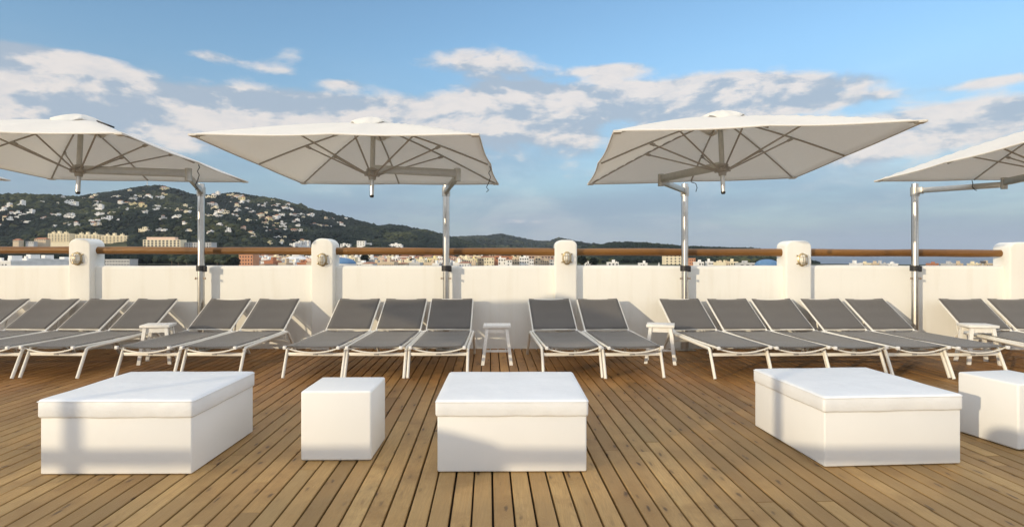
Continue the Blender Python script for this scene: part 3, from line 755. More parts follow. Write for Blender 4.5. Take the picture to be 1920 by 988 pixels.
def make_land():
    xs = np.arange(-4400, 3300, 22.0); ys = np.concatenate([np.arange(12, 480, 40.0), np.arange(480, 2500, 16.0), np.arange(2500, 5600, 50.0)])
    Xg, Yg = np.meshgrid(xs, ys); Z = terrain(Xg, Yg); V = np.stack([Xg, Yg, Z], -1).reshape(-1, 3); nx = len(xs); ny = len(ys)
    i, j = np.meshgrid(np.arange(nx-1), np.arange(ny-1)); k = (j*nx+i).ravel()
    m = mat('hillside_soil', (.055, .060, .030), .95, nscale=.012, namp=.45, spec=.1)
    o = npmesh('hills', V, np.stack([k, k+1, k+nx+1, k+nx], -1), [m], smooth=True); tag(o, kind='structure')
    m = MB(); s = 15500; m._add([(-s, -3000, -31), (s, -3000, -31), (s, 15500, -31), (-s, 15500, -31)], [[0, 1, 2, 3]])
    w = mat('sea_water', (.10, .12, .15), .45, bump=.2, bscale=.05, coord='Object'); tag(m.build('sea', w), kind='structure')
make_land()
def hit(px, py, D0=820, D1=5200):
    """where the sight line through a photo point meets the land"""
    d = np.arange(D0, D1, 4.0); x = (px-960)/1130*d; z = EYE+(478-py)/1130*d; k = np.nonzero(terrain(x, d) >= z)[0]
    if not len(k): return None
    return x[k[0]], d[k[0]], z[k[0]]

# ------------------------------------------------------------------ woodland: thousands of small crowns, one object
def ico(sub):
    bm = bmesh.new(); bmesh.ops.create_icosphere(bm, subdivisions=sub, radius=1); bm.verts.ensure_lookup_table(); bm.verts.index_update()
    v = np.array([q.co[:] for q in bm.verts]); f = np.array([[q.index for q in p.verts] for p in bm.faces]); bm.free(); return v, f
def leaf_mat():
    m = bpy.data.materials.new('pine_foliage'); m.use_nodes = True; nt = m.node_tree; b = nt.nodes['Principled BSDF']; b.inputs['Roughness'].default_value = .9; b.inputs['Specular IOR Level'].default_value = .1
    at = nt.nodes.new('ShaderNodeAttribute'); at.attribute_name = 'tone'; cr = nt.nodes.new('ShaderNodeValToRGB'); e = cr.color_ramp.elements
    e[0].color = (.007, .013, .011, 1); e[1].color = (.072, .078, .034, 1); q = e.new(.55); q.color = (.016, .025, .018, 1)
    nt.links.new(at.outputs['Fac'], cr.inputs[0]); nt.links.new(cr.outputs[0], b.inputs['Base Color']); return m
M_LEAF = leaf_mat()
def woods(name, pts, rad, sub, flat=.75):
    v, f = ico(sub); n = len(pts); k = len(v)
    th = rng.random(n)*2*PI; c, s = np.cos(th), np.sin(th); vv = np.repeat(v[None], n, 0)*(1+.38*(rng.random((n, k, 1))-.5))
    x = vv[..., 0]*c[:, None]-vv[..., 1]*s[:, None]; y = vv[..., 0]*s[:, None]+vv[..., 1]*c[:, None]
    P = np.stack([x, y, vv[..., 2]*flat], -1)*rad[:, None, None]+pts[:, None]
    Fq = (f[None]+(np.arange(n)*k)[:, None, None]).reshape(-1, 3)
    tone = np.clip(np.repeat(.42+vnoise(pts[:, 0], pts[:, 1], 110, 9)*.9+(rng.random(n)-.5)*.5, len(f)), 0, 1)
    o = npmesh(name, P.reshape(-1, 3), Fq, [M_LEAF], smooth=False, attr={'tone': tone}); tag(o, kind='stuff'); return o
def scatter(n, pxa, pxb, Ya, Yb, power=1.0):
    y = Ya+(Yb-Ya)*rng.random(n)**power; x = (pxa+(pxb-pxa)*rng.random(n)-960)/1130*y; return x, y
x, y = scatter(30000, -120, 1010, 950, 2300, .8); q = 960+1130*x/y; keep = ~(((q > 84) & (q < 245) & (y < 1275)) | ((q > 262) & (q < 400) & (y < 1200))); x = x[keep]; y = y[keep]; z = terrain(x, y); r = 4.5+4.5*rng.random(len(x))
woods('hillside_woodland', np.stack([x, y, z+r*.35], -1), r, 1)
x, y = scatter(15000, 560, 1600, 2300, 4350, .6); z = terrain(x, y); keep = z > -8; x, y, z = x[keep], y[keep], z[keep]; r = 9+8*rng.random(len(x))
woods('distant_woodland', np.stack([x, y, z+r*.3], -1), r, 1)
x, y = scatter(6500, 1030, 1530, 820, 1560, .9); z = terrain(x, y); keep = z > -22; x, y, z = x[keep], y[keep], z[keep]; r = 4+4*rng.random(len(x))
woods('lowland_woodland', np.stack([x, y, z+r*.35], -1), r, 1)
x, y = scatter(3400, -60, 470, 640, 960, 1); z = terrain(x, y); r = 3.2+3.6*rng.random(len(x))
keep = (vnoise(x, y, 60, 31) > -.22); woods('park_trees', np.stack([x, y, z+r*.6+3.5], -1)[keep], r[keep], 2, .85)

# ------------------------------------------------------------------ houses and blocks
COL = {'white': (.74, .73, .70), 'cream': (.72, .64, .46), 'pale yellow': (.70, .60, .34), 'pink': (.64, .48, .38), 'terracotta': (.40, .18, .10), 'sandy': (.56, .46, .33), 'grey': (.48, .48, .47), 'orange': (.56, .28, .16)}
def cmat(c): return mat('render_'+c.replace(' ', '_'), COL[c], .85, nscale=.35, namp=.06, spec=.2)
M_WIN = mat('dark_window', (.035, .04, .05), .18, nscale=.3, namp=.3)
M_TILE = mat('roof_tile', (.36, .15, .075), .85, nscale=.5, namp=.2)
M_GRAVEL = mat('flat_roof_gravel', (.50, .48, .44), .9, nscale=.3, namp=.1)
def windows(m, x0, x1, z0, z1, y, nx, nz, w=.5, h=.45, t=.12):
    for i in range(nx):
        for j in range(nz):
            cx = x0+(x1-x0)*(i+.5)/nx; cz = z0+(z1-z0)*(j+.52)/nz; a = (x1-x0)/nx*w/2; b = (z1-z0)/nz*h/2
            m.box(cx-a, cx+a, y-t, y+.05, cz-b, cz+b)
def house_variant(k):
    """a villa with wings, terrace, parapet or tiled roof; about 16 m wide; material slots: wall, window, roof"""
    m = MB(); rnd = random.Random(k)
    w = rnd.uniform(6, 9); h = rnd.choice([3.2, 6.2, 6.2, 9]); d = rnd.uniform(7, 10)
    m.box(-w/2, w/2, 0, d, -6, h); m.mi = 1; windows(m, -w/2, w/2, h-3.1*max(1, int(h/3)), h, 0, rnd.randint(2, 3), max(1, int(h/3)), .45, .5); m.mi = 0
    w2 = rnd.uniform(4, 8); h2 = rnd.choice([2.8, 3.2, 5.8]); s = rnd.choice([-1, 1]); xa = s*w/2; xb = xa+s*w2; y2 = rnd.uniform(-2, 2)
    m.box(min(xa, xb)+(0.01 if s > 0 else 0), max(xa, xb)-(0.01 if s < 0 else 0), y2, y2+d*.8, -6, h2); m.mi = 1; windows(m, min(xa, xb), max(xa, xb), 0, h2, y2, 2, 1, .6, .55); m.mi = 0
    if rnd.random() < .6: m.box(-w/2-rnd.uniform(1, 4), w/2+rnd.uniform(1, 4), -4.5, -.3, -5, -.2+rnd.uniform(-.4, .4)); 
    if rnd.random() < .45:
        m.mi = 2; o = .5; z = h+.03; m._add([(-w/2-o, -o, z), (w/2+o, -o, z), (w/2+o, d+o, z), (-w/2-o, d+o, z), (-w/4, d/2, z+2), (w/4, d/2, z+2)], [[0, 1, 5, 4], [1, 2, 5], [2, 3, 4, 5], [3, 0, 4], [0, 3, 2, 1]]); m.mi = 0
    else:
        m.box(-w*.2, w*.15, d*.3, d*.6, h+.01, h+rnd.uniform(1, 2.2))
    return m
HV = []
for k in range(9):
    o = house_variant(k).build('hillside_house', [cmat('white'), M_WIN, M_TILE]); HV.append(o.data); bpy.data.objects.remove(o)
HVC = {}
def house_mesh(k, c):
    if (k, c) not in HVC:
        me = HV[k].copy(); me.materials[0] = cmat(c); HVC[(k, c)] = me
    return HVC[(k, c)]
H1 = [(20,395),(15,555),(135,360),(240,333),(455,300),(745,305),(800,325),(90,450),(140,430),(190,420),(230,440),(270,430),(205,465),(350,415),(130,490),(60,490),(480,487),(600,445),(640,445),(720,455),(820,465),(960,437),(1060,443),(730,535),(780,548),(1000,505),(1060,500),(1030,545),(1100,548),(990,570),(1140,500),(1210,490),(1300,495),(1210,427),(1030,340),(1060,303),(1000,250),(1035,235),(920,262),(1280,240),(1340,240),(1420,262),(1470,258),(1410,172),(1575,185),(1590,245),(1500,240),(1310,322),(1390,322),(1475,330),(1545,345),(1320,372),(1405,385),(1480,372),(1120,350),(1120,380),(1700,347),(1730,385),(1810,378),(1775,212),(1730,245),(1810,155),(1760,487),(1600,415),(1590,610),(1660,620),(1790,610),(600,570),(860,550),(700,250),(640,310),(560,440),(300,520)]
H2 = [(330,160),(290,190),(465,200),(350,100),(590,310),(690,320),(510,350),(630,365),(510,430),(700,420),(630,430),(350,575),(640,575),(850,200),(900,185),(950,172),(1000,167),(1060,165),(1120,160),(1180,180),(1250,190),(1100,250),(1190,255),(1300,240),(1120,205),(1235,225),(890,290),(940,290),(1165,300),(960,335),(1010,350),(930,325),(1310,330),(1410,280),(1480,300),(1510,262),(1560,290),(1565,225),(1620,268),(1740,280),(1680,315),(1760,330),(1590,350),(1500,380),(1360,370),(1200,350),(1120,395),(1170,410),(880,410),(920,410),(820,410),(1000,380),(1430,440),(1490,455),(1530,440),(1460,480),(1200,455),(1280,470),(1330,450),(1620,410),(1690,410),(1770,405),(1850,410),(1900,400),(1850,470),(1600,495),(1680,495),(1720,500),(1240,520),(1250,550),(1060,530),(990,510),(1470,535),(1540,575),(1620,570),(1680,535),(1700,575),(1760,580),(1840,520),(1850,580),(1320,620),(1370,650),(870,600),(570,495),(1100,580),(1680,655),(1800,690),(1880,690),(1670,715),(1550,715),(1430,410),(1550,465),(1640,440),(1580,525),(1520,500)]
H3 = [(50,60),(120,40),(20,110),(10,160),(180,145),(210,155),(280,160),(360,160),(440,125),(490,160),(380,80),(330,80),(520,70),(560,95),(400,40),(210,80),(60,210),(130,215),(200,215),(270,215),(410,215),(450,250),(560,215),(590,235),(640,250),(400,250),(500,255),(750,275),(970,155),(1020,165),(1070,160),(1150,180),(1210,165),(1120,205),(1200,215),(1270,220),(1240,245),(1400,200),(1410,255),(1730,285),(1525,355),(100,290),(150,285),(40,325),(90,345),(480,350),(540,350)]
H4 = [(1152,459),(1160,458),(1168,458),(1176,459),(1184,460),(1192,461),(1200,462),(1157,463),(1171,464),(1188,464),(998,454),(1032,458),(994,462),(1008,463)]
HP = [(a/5.8125, 330+b/5.8125) for a, b in H1]+[(250+a/6, 340+b/6) for a, b in H2]+[(560+a/6, 400+b/6) for a, b in H3]+H4
def zone(px, py):
    if px > 1100: return 'on the low far ridge'
    if px > 840: return 'on the far wooded hills'
    if px > 700: return 'on the tail of the hill'
    if px > 560: return 'on the slope above the arch-topped post'
    band = 'near the crest' if py < 375+max(0, px-480)*.35 else 'mid slope' if py < 412 else 'low slope'
    side = 'far left of the hill' if px < 90 else 'left of the summit' if px < 230 else 'below the summit mast' if px < 330 else 'by the left parasol pole' if px < 420 else 'centre of the second hill' if px < 500 else 'right side of the second hill'
    return band+', '+side
hn = 0; hill_pts = []
for (px, py) in HP:
    for rep in range(1 if hn > 1 and random.random() < .30 else 2):
        if hn >= 290: break
        qx = px+(random.choice([-1, 1])*random.uniform(3.2, 6) if rep else 0); qy = py+(random.uniform(-1.2, 1.2) if rep else 0)
        if any(abs(qx-a) < 3 and abs(qy-b) < 1.2 for a, b in hill_pts): continue
        q = hit(qx, qy+1.0)
        if q is None: continue
        x, d, z = q; warm = (480 < px < 520 and py > 395) or (235 < px < 275 and 380 < py < 395) or py < 372
        c = random.choices(['white', 'cream', 'pale yellow', 'pink', 'sandy', 'grey'], [3, 3, 2, 1, 1, 0] if warm else [9, 2.2, .4, .4, .5, 1.2])[0]
        s = random.choice([.5, .6, .7, .8, .9, 1.0, 1.2, 1.5])*random.uniform(.9, 1.1)*(d/1900 if d < 2400 else d/2900); k = random.randrange(9)
        o = bpy.data.objects.new('hillside_house', house_mesh(k, c)); C.objects.link(o); ry = random.uniform(-.7, .7)
        o.location = (x-math.sin(-ry)*0, d-4, z+1.5*s+4.5); o.rotation_euler = (0, 0, ry); o.scale = (s*random.uniform(.9, 1.3), s, s*random.uniform(.7, .95))
        tag(o, ('small ' if s < .85 else '')+c+' villa '+zone(px, py), 'house', 'houses scattered over the hillside'); hn += 1; hill_pts.append((qx, qy))

def block(name, label, cat, pa, pb, ytop, D, depth, col, nx, nz, zb=None, roof='flat', rc=None, ww=.5, wh=.45, ybase=None, group=None, gallery=False, parts=True):
    """a building from photo columns pa..pb with its roof at ytop, standing D metres away"""
    x0 = (pa-960)/1130*D; x1 = (pb-960)/1130*D; zt = EYE+(478-ytop)/1130*D; w = x1-x0
    g = float(terrain((x0+x1)/2, D))-1.5; H = zt-g
    if not parts:
        m = MB(); m.box(-w/2, w/2, 0, depth, 0, H); m.mi = 1
        st = 3.1; nzz = min(nz, int(H/st)); 
        for j in range(nzz):
            for i in range(nx):
                if random.random() < .12: continue
                cx = -w/2+w*(i+.5)/nx; a = w/nx*ww/2; zc_ = H-1.7-j*st; m.box(cx-a, cx+a, -.10, .05, zc_-.75, zc_+.75)
        m.mi = 0
        if roof == 'flat':
            m.box(-w/2-.12, w/2+.12, -.14, depth+.1, H-.35, H+.5); a = random.uniform(-.3, .3)*w; m.box(a-w*.12, a+w*.12, depth*.3, depth*.7, H+.51, H+random.uniform(1.6, 3.0))
            if random.random() < .6: b = random.uniform(-.42, .42)*w; m.box(b-.5, b+.5, 1, 2.2, H+.51, H+random.uniform(1.2, 2.2))
        else:
            m.mi = 2; o_ = .5; z = H+.03; hh = min(3.5, w*.14); m._add([(-w/2-o_, -o_, z), (w/2+o_, -o_, z), (w/2+o_, depth+o_, z), (-w/2-o_, depth+o_, z), (-w/4, depth/2, z+hh), (w/4, depth/2, z+hh)], [[0, 1, 5, 4], [1, 2, 5], [2, 3, 4, 5], [3, 0, 4], [0, 3, 2, 1]])
        o = m.build(name, [cmat(col), M_WIN, M_TILE]); o.location = ((x0+x1)/2, D, g); return tag(o, label, cat, group)
    t = thing(name, ((x0+x1)/2, D, g), label, cat, group)
    m = MB(); m.box(-w/2, w/2, 0, depth, 0, H); m.build('wall', cmat(col), t)
    m = MB(); z = H
    if roof == 'flat': m.box(-w/2-.25, w/2+.25, -.3, depth+.25, z+.02, z+.55); m.build('roof', cmat(rc) if rc else cmat(col), t)
    else: m._add([(-w/2-.6, -.6, z+.02), (w/2+.6, -.6, z+.02), (w/2+.6, depth+.6, z+.02), (-w/2-.6, depth+.6, z+.02), (-w/3, depth/2, z+3), (w/3, depth/2, z+3)], [[0, 1, 5, 4], [1, 2, 5], [2, 3, 4, 5], [3, 0, 4], [0, 3, 2, 1]]); m.build('roof', M_TILE, t)
    st = 3.2; me = None
    for j in range(nz):
        zc_ = H-1.8-j*st
        if zc_ < 1: break
        for i in range(nx):
            cx = -w/2+w*(i+.5)/nx
            if me is None:
                q = MB(); a = w/nx*ww/2; q.box(-a, a, -.12, .05, -st*wh/2, st*wh/2); o = q.build('window', M_WIN, t); me = o.data
            else: o = bpy.data.objects.new('window', me); C.objects.link(o); o.parent = t
            o.location = (cx, 0, zc_)
        if gallery:
            q = MB(); q.box(-w/2+.3, w/2-.3, -1.4, -.16, zc_-st/2-.12, zc_-st/2+.12); q.box(-w/2+.3, w/2-.3, -1.44, -1.36, zc_-st/2+.13, zc_-st/2+1.0); q.build('balcony', cmat(col), t)
    return t
# three stepped apartment blocks below the hill
for (pa, pb, yt, lab) in ((90, 130, 438, 'cream stepped apartment block, tallest and leftmost of three, left of the leftmost post'), (141, 186, 440, 'cream stepped apartment block, middle of three, behind the leftmost post'),
                          (190, 238, 442, 'cream stepped apartment block, rightmost of three, right of the leftmost post')):
    t = block('apartment_block', lab, 'apartment block', pa, pb, yt, 1250, 16, 'cream', 7, 5, gallery=True, ww=.42, group='cream apartment blocks under the hill')
    w = (pb-pa)/1130*1250; H = EYE+(478-yt)/1130*1250-t.location.z
    for f in (-.32, -.05, .25):
        m = MB(); m.box(f*w-2.6, f*w+2.6, 3, 9, H+.6, H+3.4+2*(f == -.05)); m.box(f*w+1, f*w+1.8, 4, 5, H+3.4, H+6); m.build('roof_tower', cmat('cream'), t)
t = block('long_hotel', 'long cream hotel with a columned facade, crossed by the rail by the left pole', 'hotel', 268, 338, 450, 1150, 22, 'cream', 10, 7, ww=.55, wh=.7)
w = 70/1130*1150
m = MB(); m.box(-w/2+4, w*.32, 5, 16, EYE+28/1130*1150-t.location.z+.6, EYE+33.5/1130*1150-t.location.z); m.build('penthouse', cmat('pink'), t)
block('hotel_wing', 'grey shaded hotel wing with rows of windows, right of the columned hotel', 'hotel', 339, 396, 455, 1165, 22, 'grey', 12, 7, ww=.55, wh=.55)
block('long_grey_building', 'long low grey building below the rail, just right of the leftmost post', 'building', 197, 243, 487, 620, 14, 'grey', 16, 2, ww=.4, wh=.45)
block('balcony_building', 'grey building with strips of balconies below the rail, right of the left parasol pole', 'building', 392, 432, 480, 900, 14, 'grey', 10, 5, gallery=True, ww=.5)
block('brick_house', 'low terracotta house in trees at the far left, above the rail', 'house', 24, 35, 450.5, 1150, 12, 'sandy', 4, 1, roof='hip')
block('brick_house', 'low terracotta house just left of the cream apartment blocks', 'house', 64, 86, 448.5, 1180, 12, 'sandy', 5, 1, roof='hip')
block('pale_villa', 'pale villa with columns beside the left apartment block, above the rail', 'house', 48, 63, 453, 1160, 10, 'grey', 4, 1)
# white flat-roofed sheds at the lower left
for (pa, pb, yt, lab) in ((-10, 20, 491, 'white flat-roofed shed at the far left just over the wall'), (15, 50, 486.5, 'white shed with a raised roof below the rail, far left'), (56, 86, 488, 'white shed with roof boxes below the rail, left of the leftmost post'), (88, 127, 489.5, 'white low shed touching the leftmost post, below the rail')):
    block('roof_shed', lab, 'shed', pa, pb, yt, 260+pa*.5, 14, 'white', 5, 1, parts=False, group='white sheds over the left wall')
# blocks in the town between rail and wall
block('brick_building', 'terracotta brick building below the rail, left end of the town', 'building', 448, 474, 478, 560, 14, 'orange', 5, 4, ww=.4)
block('red_brick_building', 'wide red brick building with few windows, below the rail left of the middle post', 'building', 902, 962, 481, 620, 18, 'terracotta', 3, 1, ww=.2)
block('pink_apartment_block', 'pink apartment block with open balconies, touching the middle post', 'apartment block', 985, 1038, 474, 640, 14, 'pink', 9, 5, gallery=True, ww=.7, wh=.55)
block('white_tower_block', 'white tower block below the rail, left of the pole right of the middle', 'tower block', 1247, 1278, 477, 700, 14, 'cream', 4, 5, ww=.35)
block('orange_house', 'small orange house below the rail, just right of the pole right of the middle', 'house', 1292, 1304, 485, 640, 9, 'orange', 3, 3, ww=.4)
block('white_house', 'bright white cubic house just above the rail, right of the arch-topped post', 'house', 669, 684, 452, 1300, 12, 'white', 3, 3, ww=.3)
block('white_house', 'smaller white house stepped beside the bright cubic one, above the rail', 'house', 685, 695, 456, 1310, 12, 'white', 3, 2, ww=.3)
t = block('long_villa', 'long low white villa with a small tower, above the rail left of the second pole', 'villa', 712, 754, 459.5, 1350, 14, 'white', 9, 1, ww=.3)
m = MB(); H = EYE+18.5/1130*1350-t.location.z; m.box(-1, 22, 2, 10, H+.6, H+2.6); m.box(8, 13, 3, 8, H+2.7, H+5); m.build('tower', cmat('white'), t)
for i, (a, b, yt) in enumerate(((543, 553, 457), (554, 563, 454), (563, 572, 453), (548, 566, 459.5), (638, 656, 458), (571, 579, 452), (586, 600, 456))):
    block('white_villa', ['white villa', 'tall white villa', 'white villa with a roof box', 'low white villa', 'low white villa', 'small white villa', 'white villa'][i]+[' first of the cluster above the rail left of the arch-topped post', ' second of the cluster above the rail by the arch-topped post', ' third of the cluster by the arch-topped post', ' lowest of the cluster above the rail by the arch-topped post', ' just right of the arch-topped post, above the rail', ' touching the left edge of the arch-topped post', ' behind the arch-topped post'][i],
          'house', a, b, yt, 1280+12*i, 12, 'white', 3, 2, parts=False, group='white villas above the rail')
# small buildings of the town, in rows one behind another
tn = 0
xs_used = []
for row, (D, y0, y1) in enumerate(((820, 479, 482), (700, 480, 485), (600, 482, 488), (500, 485, 491), (400, 489, 495), (330, 491, 496))):
    px = 446+random.uniform(0, 8)
    while px < (1036 if row != 5 else 980):
        w = random.uniform(9, 24)*(1.0 if row > 2 else .8)
        if not ((row >= 3 and 895 < px+w and px < 968) or (row >= 3 and 978 < px+w) or (row >= 3 and px < 476) or (row >= 3 and 628 < px+w and px < 668)):
            c = random.choices(['white', 'cream', 'sandy', 'terracotta', 'pink', 'grey', 'pale yellow'], [10, 5, 3, .9, .8, 1.5, .7])[0]
            where = 'left of the arch-topped post' if px < 583 else 'right of the arch-topped post' if px < 700 else 'left of second parasol pole' if px < 832 else 'right of second parasol pole' if px < 900 else 'near the middle post'
            rw = ['farthest back', 'far back', 'in a back row', 'in a middle row', 'in a front row', 'nearest the wall'][row]
            block('town_building', f'{c} {"narrow " if w < 14 else "wide " if w > 20 else ""}town building {rw}, {where}', 'building', px, px+w, random.uniform(y0, y1), D+random.uniform(-25, 25), random.uniform(9, 16), c,
                  max(2, int(w/4)), random.randint(2, 4), roof='hip' if random.random() < .3 else 'flat', parts=False, ww=random.uniform(.3, .55), group='town buildings below the rail'); tn += 1
        px += w*random.uniform(.75, 1.5)
for (a, b, yt, D, c, lab) in ((1200, 1214, 494, 560, 'white', 'low white building at the wall top, left of the white tower block'), (1140, 1160, 492.5, 600, 'white', 'white house in dark trees right of the middle post'), (1098, 1110, 493, 600, 'white', 'small white house in dark trees next to the middle post'), (1305, 1320, 492, 560, 'white', 'small white house right of the orange house'),
                              (1328, 1338, 491, 560, 'white', 'white cube house left of the domed church'), (1370, 1384, 491.5, 560, 'cream', 'cream house right of the domed church'), (1386, 1418, 494, 480, 'grey', 'low grey roof beside the blue dome'),
                              (1362, 1369, 493, 540, 'sandy', 'small sandy house right of the domed church'), (1278, 1286, 479, 760, 'cream', 'narrow cream annex right of the white tower block')):
    block('small_building', lab, 'building', a, b, yt, D, 9, c, 3, 2, parts=False, group='small buildings right of the middle post')
for (a, b, yt, c, lab) in ((1602, 1618, 494.6, 'white', 'tiny white roof on the horizon, leftmost above the right-hand wall'), (1622, 1634, 494.2, 'cream', 'tiny cream roof on the horizon, second above the right-hand wall'), (1636, 1648, 494.4, 'sandy', 'tiny sandy roof on the horizon, third above the right-hand wall'),
                           (1650, 1662, 495, 'grey', 'tiny grey roof on the horizon, left of the last pole'), (1668, 1684, 495, 'white', 'wide tiny white roof left of the last pole'), (1748, 1760, 494.8, 'terracotta', 'tiny terracotta roof right of the last pole'),
                           (1776, 1792, 495.2, 'grey', 'tiny grey roof with a dish above the right-hand wall'), (1796, 1806, 495, 'sandy', 'tiny sandy roof left of the water tower'), (1826, 1836, 495, 'cream', 'tiny cream roof just left of the water tower'), (1850, 1862, 494.6, 'sandy', 'tiny sandy roof just right of the water tower')):
    block('roof_top', lab, 'building', a, b, yt, 520, 8, c, 3, 1, parts=False, group='tiny roofs above the right-hand wall')
# domes, pyramid roof, church, spire, water tower, masts
def at(px, py, D): return Vector(((px-960)/1130*D, D, EYE+(478-py)/1130*D))
M_BLUE = mat('blue_dome_tiles', (.085, .19, .34), .5, nscale=.6, namp=.12)
def dome(px, py, D, rpx, label, flat):
    p = at(px, py, D); r = rpx/1130*D; g = float(terrain(p.x, D)); H = p.z-g; hz = r*flat
    t = thing('domed_building', (p.x, D, g), label, 'dome')
    m = MB(); m.lathe([(r*math.cos(a), H-hz+hz*math.sin(a)) for a in [k/10*PI/2 for k in range(11)]], 36); m.build('dome', M_BLUE, t)
    m = MB(); m.tube([(0, 0, 0), (0, 0, H-hz)], r*1.0, 30); m.build('drum', cmat('white'), t)
dome(1438, 486, 330, 22, 'shallow blue dome left of the post behind the five loungers', .55)
dome(640, 483, 260, 27, 'low blue dome half hidden by the right side of the arch-topped post', .42)
p = at(552, 477, 420); g = -28; t = thing('pyramid_roof_house', (p.x, 420, g), 'white house with a stepped pyramid roof, left of the arch-topped post', 'house'); H = p.z-g
m = MB(); m.box(-7, 7, -2, 10, 0, H-3.4); m.build('wall', cmat('white'), t)
m = MB(); m._add([(-8, -3, H-3.38), (8, -3, H-3.38), (8, 11, H-3.38), (-8, 11, H-3.38), (-3, 3, H-1.2), (3, 3, H-1.2), (3, 5, H-1.2), (-3, 5, H-1.2)], [[0, 1, 5, 4], [1, 2, 6, 5], [2, 3, 7, 6], [3, 0, 4, 7], [4, 5, 6, 7], [3, 2, 1, 0]]); m.build('roof', cmat('white'), t)
m = MB(); m.box(-2.5, 2.5, 2.2, 5.8, H-1.19, H); m.build('lantern', cmat('white'), t)
for i, x in enumerate((-4.5, 0, 4.5)): m = MB(); m.box(x-.8, x+.8, -2.12, -1.95, H-6.2, H-4.2); m.build('window', M_WIN, t)
p = at(1350, 488, 520); g = float(terrain(p.x, 520)); H = p.z-g; t = thing('domed_church', (p.x, 520, g), 'cream church with a small cupola between the white houses, right part of the town', 'church')
m = MB(); m.box(-3.9, 3.9, -3, 6, 0, H-1.6); m.build('wall', cmat('cream'), t); m = MB(); m.lathe([(1.9*math.cos(a), H-1.6+1.7*math.sin(a)) for a in [k/8*PI/2 for k in range(9)]], 20); m.build('dome', cmat('sandy'), t)
m = MB(); m.box(-3.6, -2.4, -2.5, -1.3, H-1.58, H-.4); m.box(2.4, 3.6, -2.5, -1.3, H-1.58, H+.2); m.build('bell_tower', cmat('cream'), t)
p = at(1235.5, 492, 330); m = MB(); m.lathe([(0, 0), (.9, 0), (.85, 26.5), (1.2, 26.6), (.3, 28.6), (.12, 29.6), (0, 29.7)], 12); o = m.build('spire', cmat('white')); o.location = (p.x, 330, p.z-29.7); tag(o, 'small white conical spire poking over the wall, right of the middle post', 'spire')
p = at(1843, 489, 520); t = thing('water_tower', (p.x, 520, p.z-24), 'tiny dark mushroom-shaped water tower on the horizon near the right edge', 'water tower')
m = MB(); m.lathe([(0, 22), (1, 22), (2.2, 23), (2.0, 23.8), (0, 24)], 14); m.build('tank', mat('dark_tank', (.10, .10, .11), .8, nscale=1), t); m = MB(); m.tube([(0, 0, 0), (0, 0, 22.1)], .5, 8); m.build('stem', cmat('grey'), t)
for (px, y, lab) in ((1601, 489.5, 'thin mast on the horizon, leftmost above the right-hand wall'), (1781, 490, 'thin mast beside the tiny grey roof with a dish'), (1818, 491, 'thin mast left of the water tower'), (1829, 490, 'thin mast just left of the water tower'), (1868, 491, 'thin mast nearest the right-hand post')):
    p = at(px, y, 500); m = MB(); m.tube([(0, 0, 0), (0, 0, 20)], .07, 6); m.box(-.5, .5, -.03, .03, 18.6, 18.7); o = m.build('antenna_mast', M_GREYPLATE); o.location = (p.x, 500, p.z-20); tag(o, lab, 'mast', 'thin masts above the right-hand wall')
q = hit(276, 352); t = thing('summit_mast', (q[0], q[1], q[2]-1), 'pale radio mast standing on the hill summit under the left parasol', 'mast')
m = MB(); m.tube([(0, 0, 0), (0, 0, 24)], [1.6, .9], 8); m.build('tower', cmat('white'), t); m = MB(); m.box(-2.2, 2.2, -2.2, 2.2, 13, 14); m.box(-1.6, 1.6, -1.6, 1.6, 18, 18.8); m.build('platform', cmat('grey'), t)
# palms and bigger trees one can tell apart
def palm(px, py, D, lab):
    p = at(px, py, D); g = float(terrain(p.x, D)); H = max(5, p.z-g); t = thing('palm_tree', (p.x, D, g), lab, 'palm tree', 'palms in the park')
    m = MB(); m.tube([(0, 0, 0), (.15, 0, H*.5), (0, 0, H)], [.35, .28, .24], 8); m.build('trunk', mat('palm_bark', (.16, .12, .08), .9, nscale=3), t)
    m = MB()
    for k in range(22):
        a = k*2.4; e = R(60-k*5.5); l = 3.2; pts = []; 
        for u in range(5):
            s = u/4; ee = e-s*R(75); pts.append(Vector((math.cos(a)*l*s*math.cos(ee*.6), math.sin(a)*l*s*math.cos(ee*.6), H+l*s*math.sin(ee)*.8)))
        sd = Vector((-math.sin(a), math.cos(a), 0)); vs = []
        for u, q_ in enumerate(pts): wv = .55*math.sin(PI*(.12+.8*u/4)); vs += [q_+sd*wv-Vector((0, 0, .2)), q_, q_-sd*wv-Vector((0, 0, .2))]
        m._add(vs, [[u*3, u*3+1, u*3+4, u*3+3] for u in range(4)]+[[u*3+1, u*3+2, u*3+5, u*3+4] for u in range(4)])
    m.build('crown', mat('palm_leaf', (.05, .065, .028), .7, nscale=1), t)
for (px, py, D, lab) in ((322, 484, 540, 'palm tree in front of the long hotel, below the rail'), (334, 486, 520, 'second palm right of the first, below the rail before the hotel'), (350, 487, 500, 'palm just left of the left parasol pole, below the rail'), (407, 487, 520, 'palm right of the left parasol pole, below the rail'), (418, 489, 500, 'low palm nearest the terracotta brick building'), (1101, 482, 560, 'tall palm in dark trees right of the middle post'), (1107, 484, 560, 'shorter palm beside the tall one right of the middle post')):
    palm(px, py, D, lab)
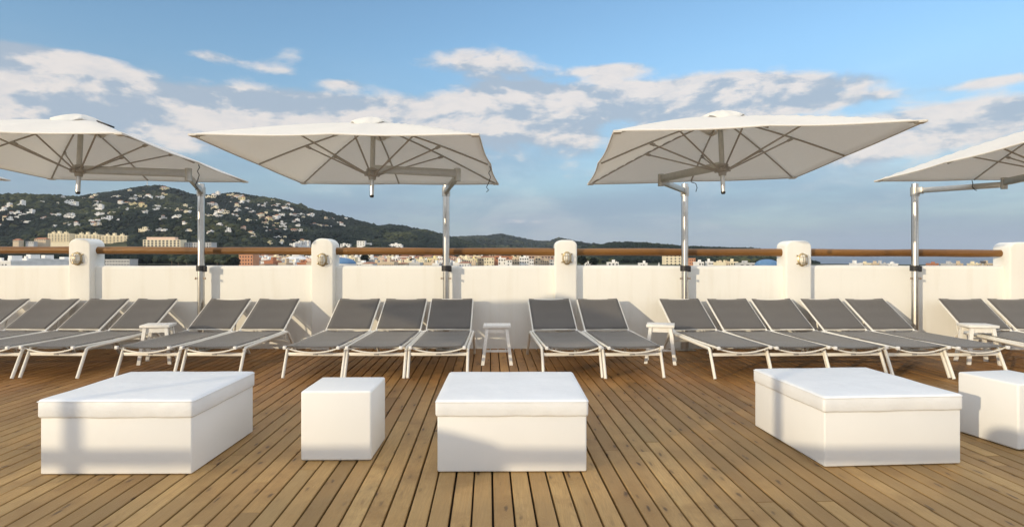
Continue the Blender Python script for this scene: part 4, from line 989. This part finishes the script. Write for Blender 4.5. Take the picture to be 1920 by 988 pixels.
# a few single dark trees among the town roofs
def tree(px, py, D, rpx, lab):
    p = at(px, py, D); g = float(terrain(p.x, D)); H = p.z-g; r = rpx/1130*D; t = thing('dark_tree', (p.x, D, g), lab, 'tree', 'single dark trees among the roofs')
    m = MB(); m.tube([(0, 0, 0), (0, 0, H-r)], [.35, .2], 7)
    for k in range(4): a = k*1.7; m.tube([(0, 0, H-2*r), (math.cos(a)*r*.6, math.sin(a)*r*.6, H-r*.8)], [.16, .07], 5)
    m.build('trunk', mat('tree_bark', (.10, .075, .05), .9, nscale=3), t)
    n = 420; V = []; Fq = []
    for k in range(n):
        u = Vector((random.gauss(0, 1), random.gauss(0, 1), random.gauss(0, 1))).normalized()*(random.random()**.4)*r; u.z *= .85; c = u+Vector((0, 0, H-r*.85))
        s = r*.16; a = Vector((random.gauss(0, 1), random.gauss(0, 1), random.gauss(0, 1))).normalized(); b = a.orthogonal().normalized(); b.rotate(Matrix.Rotation(random.random()*6, 3, a)); e = a.cross(b)
        i = len(V); V += [c+b*s, c+e*s, c-b*s, c-e*s]; Fq.append([i, i+1, i+2, i+3])
    o = npmesh('crown', np.array([v[:] for v in V]), np.array(Fq), [M_LEAF], attr={'tone': rng.random(n)*.5}); o.parent = t
for (px, py, D, r, lab) in ((684, 477, 480, 9, 'dark tree among white roofs right of the arch-topped post'), (773, 484, 420, 6, 'round dark tree between roofs left of the second pole'), (873, 479, 600, 6, 'dark tree between roofs right of the second pole'), (1113, 483, 520, 9, 'bushy dark tree right of the middle post'), (1092, 480, 560, 9, 'tall dark tree touching the middle post'), (440, 482, 540, 10, 'bushy dark tree left of the terracotta brick building')):
    tree(px, py, D, r, lab)

# ------------------------------------------------------------------ air
m = MB(); m.box(-15800, 15800, -3200, 15800, -36, 420); hz = m.build('haze', bpy.data.materials.new('thin_haze'))
hm = hz.data.materials[0]; hm.use_nodes = True; nt = hm.node_tree; nt.nodes.clear(); o_ = nt.nodes.new('ShaderNodeOutputMaterial'); pv = nt.nodes.new('ShaderNodeVolumePrincipled')
pv.inputs['Color'].default_value = (.80, .88, 1.0, 1); pv.inputs['Density'].default_value = HAZE; pv.inputs['Anisotropy'].default_value = .2
nt.links.new(pv.outputs[0], o_.inputs['Volume']); tag(hz, kind='stuff')

# ------------------------------------------------------------------ labels: where several look alike, count them from the left
ORD = ['leftmost', 'second from left', 'third from left', 'fourth from left', 'fifth from left', 'sixth from left', 'seventh from left', 'eighth from left', 'ninth from left', 'tenth from left', 'eleventh from left', 'twelfth from left']
ORD += [f'{n}th from left' for n in range(13, 40)]
by = {}
for o in C.objects:
    if o.parent is None and 'label' in o: by.setdefault(o['label'], []).append(o)
for l, os_ in by.items():
    if len(os_) > 1:
        os_.sort(key=lambda o: o.location.x/max(o.location.y, 1))
        for k, o in enumerate(os_): o['label'] = l.replace(' villa ', f' villa, {ORD[k]}, ', 1) if ' villa ' in l else f'{l}, {ORD[k]}'
for o in C.objects:
    if o.parent is None and 'label' in o and len(o['label'].split()) > 16: print('LONG', o['label'])
